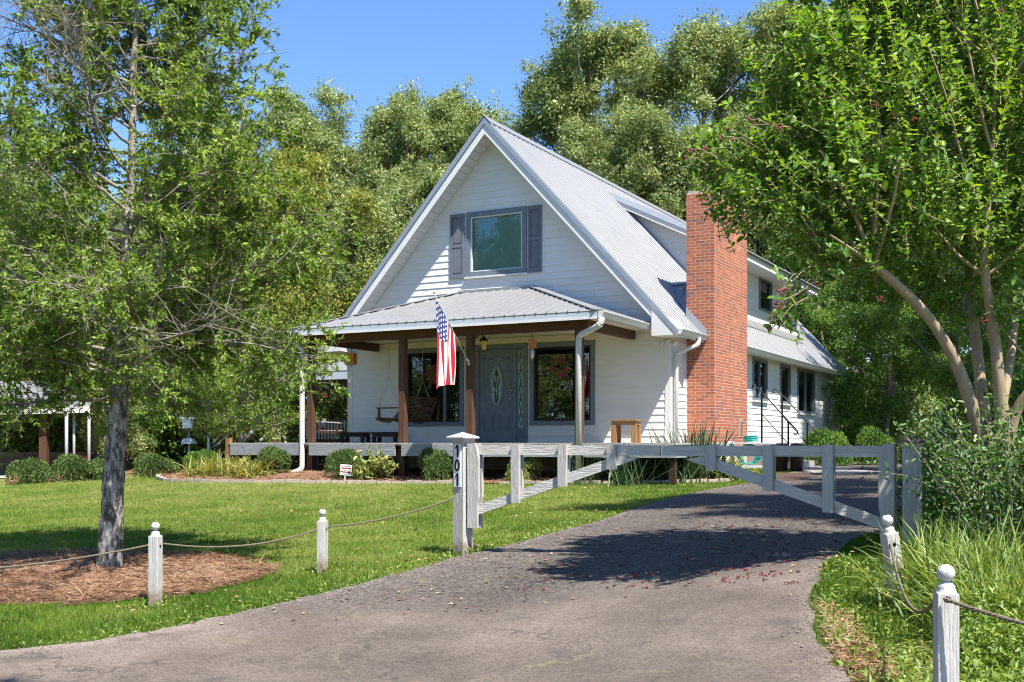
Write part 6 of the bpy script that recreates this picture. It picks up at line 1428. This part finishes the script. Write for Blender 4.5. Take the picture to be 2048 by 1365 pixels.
# ------------------------------------------------------------------ the crape myrtle
def myrtle():
    rng = np.random.default_rng(63); Y0 = 8.6; foot = at(1992, 1090, Y0); foot.z = gz(foot.x, foot.y); f0 = np.array(foot)
    o = empty('crape_myrtle', foot, 0, 'multi stemmed crape myrtle with tan bark and red fruit clusters', 'tree')
    A = lambda u, v, Y: np.array(at(u, v, Y)) - f0
    stems = [  # (u, v, depth, radius px)
        [(1985, 1095, 8.6, 34), (1975, 990, 8.6, 30), (1968, 920, 8.6, 25), (1952, 840, 8.55, 21), (1930, 770, 8.5, 19), (1905, 710, 8.45, 17), (1872, 655, 8.4, 15), (1838, 612, 8.35, 16), (1800, 575, 8.3, 14), (1765, 545, 8.25, 13.5), (1745, 530, 8.2, 12)],
        [(1992, 1095, 8.7, 30), (1985, 960, 8.75, 24), (1972, 850, 8.8, 19), (1958, 740, 8.9, 16), (1948, 640, 9.0, 14), (1935, 540, 9.1, 11), (1925, 430, 9.2, 9), (1915, 300, 9.3, 7), (1905, 150, 9.4, 5), (1900, 0, 9.5, 3)],
        [(2000, 1095, 8.5, 30), (2003, 960, 8.5, 26), (2006, 860, 8.45, 22), (1998, 760, 8.4, 18), (1990, 680, 8.4, 16), (1978, 600, 8.35, 14), (1968, 545, 8.3, 12), (1972, 450, 8.3, 9), (1985, 330, 8.3, 7), (1990, 180, 8.3, 5), (1992, 20, 8.3, 3)],
        [(2004, 1095, 8.7, 26), (2012, 900, 8.75, 20), (2030, 820, 8.7, 16), (2070, 770, 8.6, 14), (2110, 680, 8.6, 12), (2140, 500, 8.6, 9), (2150, 250, 8.6, 5)],
        [(2002, 830, 8.5, 13), (2025, 700, 8.7, 12), (2035, 560, 8.9, 11), (2030, 430, 9.0, 9), (2035, 250, 9.1, 6), (2045, 50, 9.2, 4)]]
    tubes = []; ends = []
    for s in stems:
        P = np.array([A(u, v, y) for u, v, y, r in s]); rr = np.array([r * .68 * y / F for u, v, y, r in s]); t = np.linspace(0, len(P) - 1, len(P) * 4); Q = np.stack([np.interp(t, np.arange(len(P)), P[:, k]) for k in range(3)], 1)
        for _ in range(3): Q[1:-1] = (Q[:-2] + Q[1:-1] * 2 + Q[2:]) / 4
        R_ = np.interp(t, np.arange(len(P)), rr); mb = MB(); mb.tube(Q, list(R_), 14, cap=False); mb.build('stem', 'bark_myrtle', o); ends.append(Q)
    # limbs fanning out of the left stem and along the others
    L0 = A(1745, 530, 8.2); limbs = []
    for u, v, y in ((1600, 430, 7.9), (1570, 330, 8.4), (1640, 300, 7.8), (1700, 260, 8.2), (1760, 250, 8.0), (1500, 330, 8.2), (1660, 470, 7.6), (1800, 330, 7.7), (1700, 380, 9.2)):
        tgt = A(u, v, y); mid = (L0 + tgt) / 2 + rng.normal(size=3) * .06 + np.array([0, 0, -.10]); t = np.linspace(0, 1, 12)[:, None]; Q = (L0 * (1 - t) + mid * t) * (1 - t) + (mid * (1 - t) + tgt * t) * t; limbs.append((Q, .022, .006, 6))
    for Q in ends[1:]:
        m = len(Q)
        for j in range(8):
            k = rng.integers(m // 2, m - 1); d = unit(np.array([rng.normal() - .25, rng.normal() * .8, 1.1])); limbs.append((bend(rng, Q[k], d, rng.uniform(.7, 1.5), 8, .05, (0, 0, .5)), .016, .005, 5))
    link('limbs', tubes_mesh('limb', limbs, 'bark_myrtle', 6), o)
    # upright leafy shoots filling the crown
    blobs = [(1610, 380, 8.2, 150, 120), (1500, 330, 8.3, 115, 75), (1440, 310, 8.3, 65, 32), (1620, 260, 8.3, 120, 110), (1560, 190, 8.4, 70, 70), (1760, 250, 8.3, 170, 190), (1730, 90, 8.4, 100, 120), (1850, 120, 8.6, 180, 180), (1990, 150, 8.6, 190, 210), (2100, 350, 8.6, 170, 260), (1700, 450, 8.4, 150, 95), (1870, 410, 8.4, 140, 120), (1990, 440, 8.5, 140, 140),
             (1680, 505, 8.2, 85, 50), (1592, 620, 8.0, 30, 62), (1800, 560, 9.0, 90, 55), (1930, 590, 9.0, 80, 60), (2035, 620, 8.2, 50, 50), (1470, 420, 8.1, 62, 45), (1900, -90, 8.6, 220, 140), (1700, -60, 8.5, 120, 110), (1950, -300, 8.6, 260, 160), (1760, -230, 8.6, 150, 130), (1640, 120, 8.2, 90, 90)]
    wts = np.array([b[3] * b[4] for b in blobs], float); wts /= wts.sum(); shoots = []; Ps = []; Ds = []; Ns = []; Ts = []
    ns = 2700
    for i in range(ns):
        b = blobs[rng.choice(len(blobs), p=wts)]; c = A(b[0], b[1], b[2]); v = rdir(rng, 1)[0] * rng.random() ** .4; sx, sz = b[3] * b[2] / F, b[4] * b[2] / F
        p = c + v * np.array([sx, min(sx, .55) * 1.2, sz]); outw = unit(p - A(1850, 560, 8.5)); d = unit(np.array([-.15, -.1, .55]) + outw * .75 + rng.normal(size=3) * .5)
        if b[1] > 500: d = unit(outw * .9 + np.array([0, -.2, -.25]) + rng.normal(size=3) * .45)
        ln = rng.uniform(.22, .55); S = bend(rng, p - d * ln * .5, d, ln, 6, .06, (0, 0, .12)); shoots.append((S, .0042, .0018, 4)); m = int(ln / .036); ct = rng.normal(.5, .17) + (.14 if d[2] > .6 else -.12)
        for k in range(m):
            t = (k + .6) / m * 6; kk = min(int(t), 5); q = S[kk] * (1 - t + kk) + S[kk + 1] * (t - kk); ax = unit(S[kk + 1] - S[kk]); a = k * 1.57 + rng.normal() * .3; pr = unit(np.cross(ax, [0.3, .2, 1.0])); pq = np.cross(ax, pr)
            for sg in (0, math.pi):
                d2 = (pr * math.cos(a + sg) + pq * math.sin(a + sg)); Ps.append(q); Ds.append(d2 * .85 + ax * .45 + rng.normal(size=3) * .18); Ns.append(ax * .35 + rng.normal(size=3) * .35 + np.array([0.1, -.25, .8])); Ts.append(ct + rng.normal() * .20)
    sh = link('shoots', tubes_mesh('shoot', shoots, 'bark_myrtle', 4), o); sh['kind'] = 'stuff'; n = len(Ps); lz = np.repeat(np.exp(rng.normal(0, .28, n // 2)), 2)
    c = link('crown', leaf_mesh('crown', np.array(Ps), np.array(Ds), np.array(Ns), .048 * lz, .029 * lz, np.array(Ts), 'leaf_myrtle', shape=2, fold=.16), o); c['kind'] = 'stuff'; print('myrtle leaves', n)
    # red fruit clusters
    mb = MB()
    cl = [(1368, 318), (1378, 300), (1392, 308), (1410, 298), (1438, 275), (1455, 262), (1462, 278), (1500, 240), (1506, 250), (1555, 255), (1540, 250), (1645, 200), (1752, 212), (1785, 232), (1795, 240), (2003, 22), (1560, 582), (1572, 577), (1548, 610), (1556, 612), (1566, 610), (1545, 632), (1556, 645), (1540, 655), (1574, 635), (1638, 572), (1760, 600), (1966, 640), (1620, 470), (1905, 200), (1830, 240)]
    for u, v in cl:
        y = 7.75 + rng.uniform(-.1, .15); c0 = A(u, v, y)
        for k in range(8): q = c0 + rng.normal(size=3) * .013; r_ = rng.uniform(.005, .009); mb.lathe([(0.0005, -r_), (r_ * .8, -r_ * .6), (r_, 0), (r_ * .7, r_ * .7), (.0005, r_)], 6, M=Matrix.Translation(q))
    fr = mb.build('fruit_clusters', 'blossom', o); fr['kind'] = 'stuff'
    tw = MB()
    for u, v in cl[:11] + cl[16:25]:
        c0 = A(u, v, 7.85); tw.tube([c0, c0 + np.array([.12 + .05 * rng.normal(), .05, .02 if v < 400 else .12]), c0 + np.array([.3, .2, -.05 if v < 400 else .22])], .003, 4)
    tw.build('fruit_stalks', 'bark_myrtle', o)['kind'] = 'stuff'
myrtle()

# ------------------------------------------------------------------ loose shrub at the right gate post, tall grass, weeds
def gate_shrub():
    rng = np.random.default_rng(74); o = empty('arching_shrub', P_on(1925, 1060, 8.0), 0, 'loose arching shrub with pale and dark leaves around the right gate post', 'shrub'); f0 = np.array(o.location); T = []; Ps = []; Ds = []; Ts = []
    for i in range(300):
        u0 = rng.uniform(1950, 2170); y0 = rng.uniform(7.6, 8.9); s = np.array(P_on(u0, 1060, y0)) - f0; d = np.array([rng.normal(-.02, .24), rng.normal(0, .3), 1.0]); ln = rng.uniform(.6, 1.35); B = bend(rng, s, d, ln, 10, .08, (rng.normal(-.05, .35), 0, -.5)); T.append((B, .006, .002, 4)); ct = rng.choice([.18, .35, .75], p=[.5, .3, .2])
        for k in range(1, 11):
            m = 7; Ps.append(B[k] + rng.normal(size=(m, 3)) * .035); Ds.append(rdir(rng, m) + np.array([0, 0, .2])); Ts.append(ct + rng.normal(0, .14, m))
    Ps = np.concatenate(Ps); Ds = np.concatenate(Ds); Ts = np.concatenate(Ts); n = len(Ps); link('stems', tubes_mesh('stem', T, 'bark_limb', 4), o)
    c = link('leaves', leaf_mesh('leaves', Ps, Ds, np.tile([0, -.3, .7], (n, 1)) + rng.normal(size=(n, 3)) * .5, .048 * rng.uniform(.7, 1.3, n), .024, Ts, 'leaf_shrub', shape=2), o); c['kind'] = 'stuff'
leafmat('leaf_shrub', (0.035, 0.09, 0.02), (0.10, 0.19, 0.04), (0.42, 0.46, 0.22), trans=.35)
gate_shrub()
leafmat('blade_fresh', (0.08, 0.16, 0.03), (0.19, 0.29, 0.05), (0.40, 0.42, 0.14), trans=.35, rough=.5)
strap_clump('tall_grass', [P_on(1885, 1140, 7.4), P_on(1905, 1180, 6.8), P_on(1960, 1200, 6.6), P_on(2060, 1220, 6.4)], 1300, .58, .016, 1.2, .40, 'blade_fresh', 'tall green grass between the leaning post and the shrub', 31, 'grass')
strap_clump('tall_grass', [P_on(1950, 1240, 6.2), P_on(2080, 1270, 5.8)], 700, .50, .016, 1.4, .45, 'blade_fresh', 'tall green grass at the foot of the arching shrub', 32, 'grass')
strap_clump('dry_grass', [P_on(1850, 1215, 7.2), P_on(1870, 1230, 7.0)], 160, .30, .006, 1.9, .6, 'blade_yellow', 'dry straw coloured grass round the leaning post', 33, 'grass')
def weeds():
    rng = np.random.default_rng(85); pts = []
    n = 5200; u = rng.uniform(1925, 2090, n); y = rng.uniform(4.4, 6.0, n); x = (u - 1024) * y / F; g = height(x, y); h = .26 * rng.random(n) ** .8 * (.4 + vnoise(x * 2, y * 2, .5, 6)); P = np.column_stack([x, y, g + h])
    n2 = 7000; u = rng.uniform(1640, 2090, n2); y = rng.uniform(5.0, 9.0, n2); x = (u - 1024) * y / F; k = ~in_poly(x, y, DRIVE) & (vnoise(x + 3, y, .5, 12) > .42); x, y = x[k], y[k]; P = np.concatenate([P, np.column_stack([x, y, height(x, y) + rng.random(len(x)) * .06])])
    n3 = 5000; t = rng.random(n3) * 149; a = le[np.minimum(t.astype(int), 148)]; x = a[:, 0] - np.abs(rng.normal(size=n3)) * .22; y = a[:, 1] + rng.normal(size=n3) * .08; k = (~in_poly(x, y, DRIVE)) & (y > 6) & (y < 16); x, y = x[k], y[k]; P = np.concatenate([P, np.column_stack([x, y, height(x, y) + rng.random(len(x)) * .035])])
    for c in (fA, fB, gp.location, gp2.location): 
        m = 130; x = c.x + rng.normal(size=m) * .10; y = c.y + rng.normal(size=m) * .10; P = np.concatenate([P, np.column_stack([x, y, height(x, y) + rng.random(m) * .07])])
    n = len(P); o = link('weeds', leaf_mesh('weeds', P, rdir(rng, n) + np.array([0, 0, .35]), np.tile([0, 0, 1.0], (n, 1)) + rng.normal(size=(n, 3)) * .4, .042 * rng.uniform(.5, 1.4, n), .020 * rng.uniform(.6, 1.2, n), rng.normal(.55, .2, n), 'leaf_weed')); tag(o, 'lime green broad leaved weeds along the verges and fence posts', 'weeds', kind='stuff')
leafmat('leaf_weed', (0.07, 0.13, 0.02), (0.16, 0.25, 0.04), (0.30, 0.36, 0.09), trans=.35)
weeds()
# fallen fruit and leaves on the drive
def litter():
    rng = np.random.default_rng(96); mb = MB()
    for i in range(125):
        u = rng.normal(1540, 120) if rng.random() < .8 else rng.uniform(1000, 1700); v = rng.uniform(1030, 1180) if u > 1300 else rng.uniform(1140, 1190); p = on_ground(u, v)
        if not in_poly(np.array([p.x]), np.array([p.y]), DRIVE)[0]: continue
        for k in range(5): q = p + Vector((rng.normal() * .012, rng.normal() * .012, .034 + abs(rng.normal()) * .006)); r_ = rng.uniform(.005, .009); mb.lathe([(.0005, -r_), (r_, 0), (.0005, r_)], 6, M=Matrix.Translation(q))
    o = mb.build('fallen_fruit', 'blossom'); tag(o, 'small red fruit clusters scattered over the shaded drive', 'fruit', kind='stuff')
    n = 650; u = rng.uniform(200, 1750, n); y = rng.uniform(8.5, 20, n); x = (u - 1024) * y / F; P = np.column_stack([x, y, height(x, y) + np.where(in_poly(x, y, DRIVE), .034, .05)])
    o = link('fallen_leaves', leaf_mesh('fallen_leaves', P, np.column_stack([rng.normal(size=(n, 2)), np.zeros(n)]), np.tile([0, 0, 1.0], (n, 1)) + rng.normal(size=(n, 3)) * .3, .05, .03, rng.random(n), 'straw')); tag(o, 'brown leaves fallen on the drive and the lawn', 'leaves', kind='stuff')
    # grit and small stones crumbling along the edges of the drive
    n = 4200; t = rng.integers(4, 146, n); side = rng.random(n) < .6; e = np.where(side[:, None], le[t], re_[t]); o_ = np.where(side[:, None], re_[t], le[t]); f = (np.abs(rng.normal(0, .035, n)) - .012)[:, None]; q = e + (o_ - e) * f + rng.normal(size=(n, 2)) * .03
    k = (q[:, 1] > 5) & (q[:, 1] < 24); q = q[k]; n = len(q); r_ = np.exp(rng.normal(-5.2, .35, n)); C = np.column_stack([q, height(q[:, 0], q[:, 1]) + .026 + r_ * .3])
    off = np.array([(1, 0, 0), (0, 1, 0), (-1, 0, 0), (0, -1, 0), (0, 0, .8), (0, 0, -.6)], float); V = (C[:, None] + off[None] * r_[:, None, None] * rng.uniform(.6, 1.3, (n, 6, 1))).reshape(-1, 3); T = np.array([(0, 1, 4), (1, 2, 4), (2, 3, 4), (3, 0, 4), (1, 0, 5), (2, 1, 5), (3, 2, 5), (0, 3, 5)])
    o = link('edge_grit', np_mesh('edge_grit', V, (T[None] + (np.arange(n) * 6)[:, None, None]).reshape(-1, 3), 'grit', np.repeat(rng.random(n), 6))); tag(o, 'loose tan and grey grit along the edges of the drive', 'grit', kind='stuff')
tintmat('grit', [(0.10, 0.09, 0.08), (0.22, 0.19, 0.16), (0.34, 0.28, 0.22)], rough=.95)
litter()
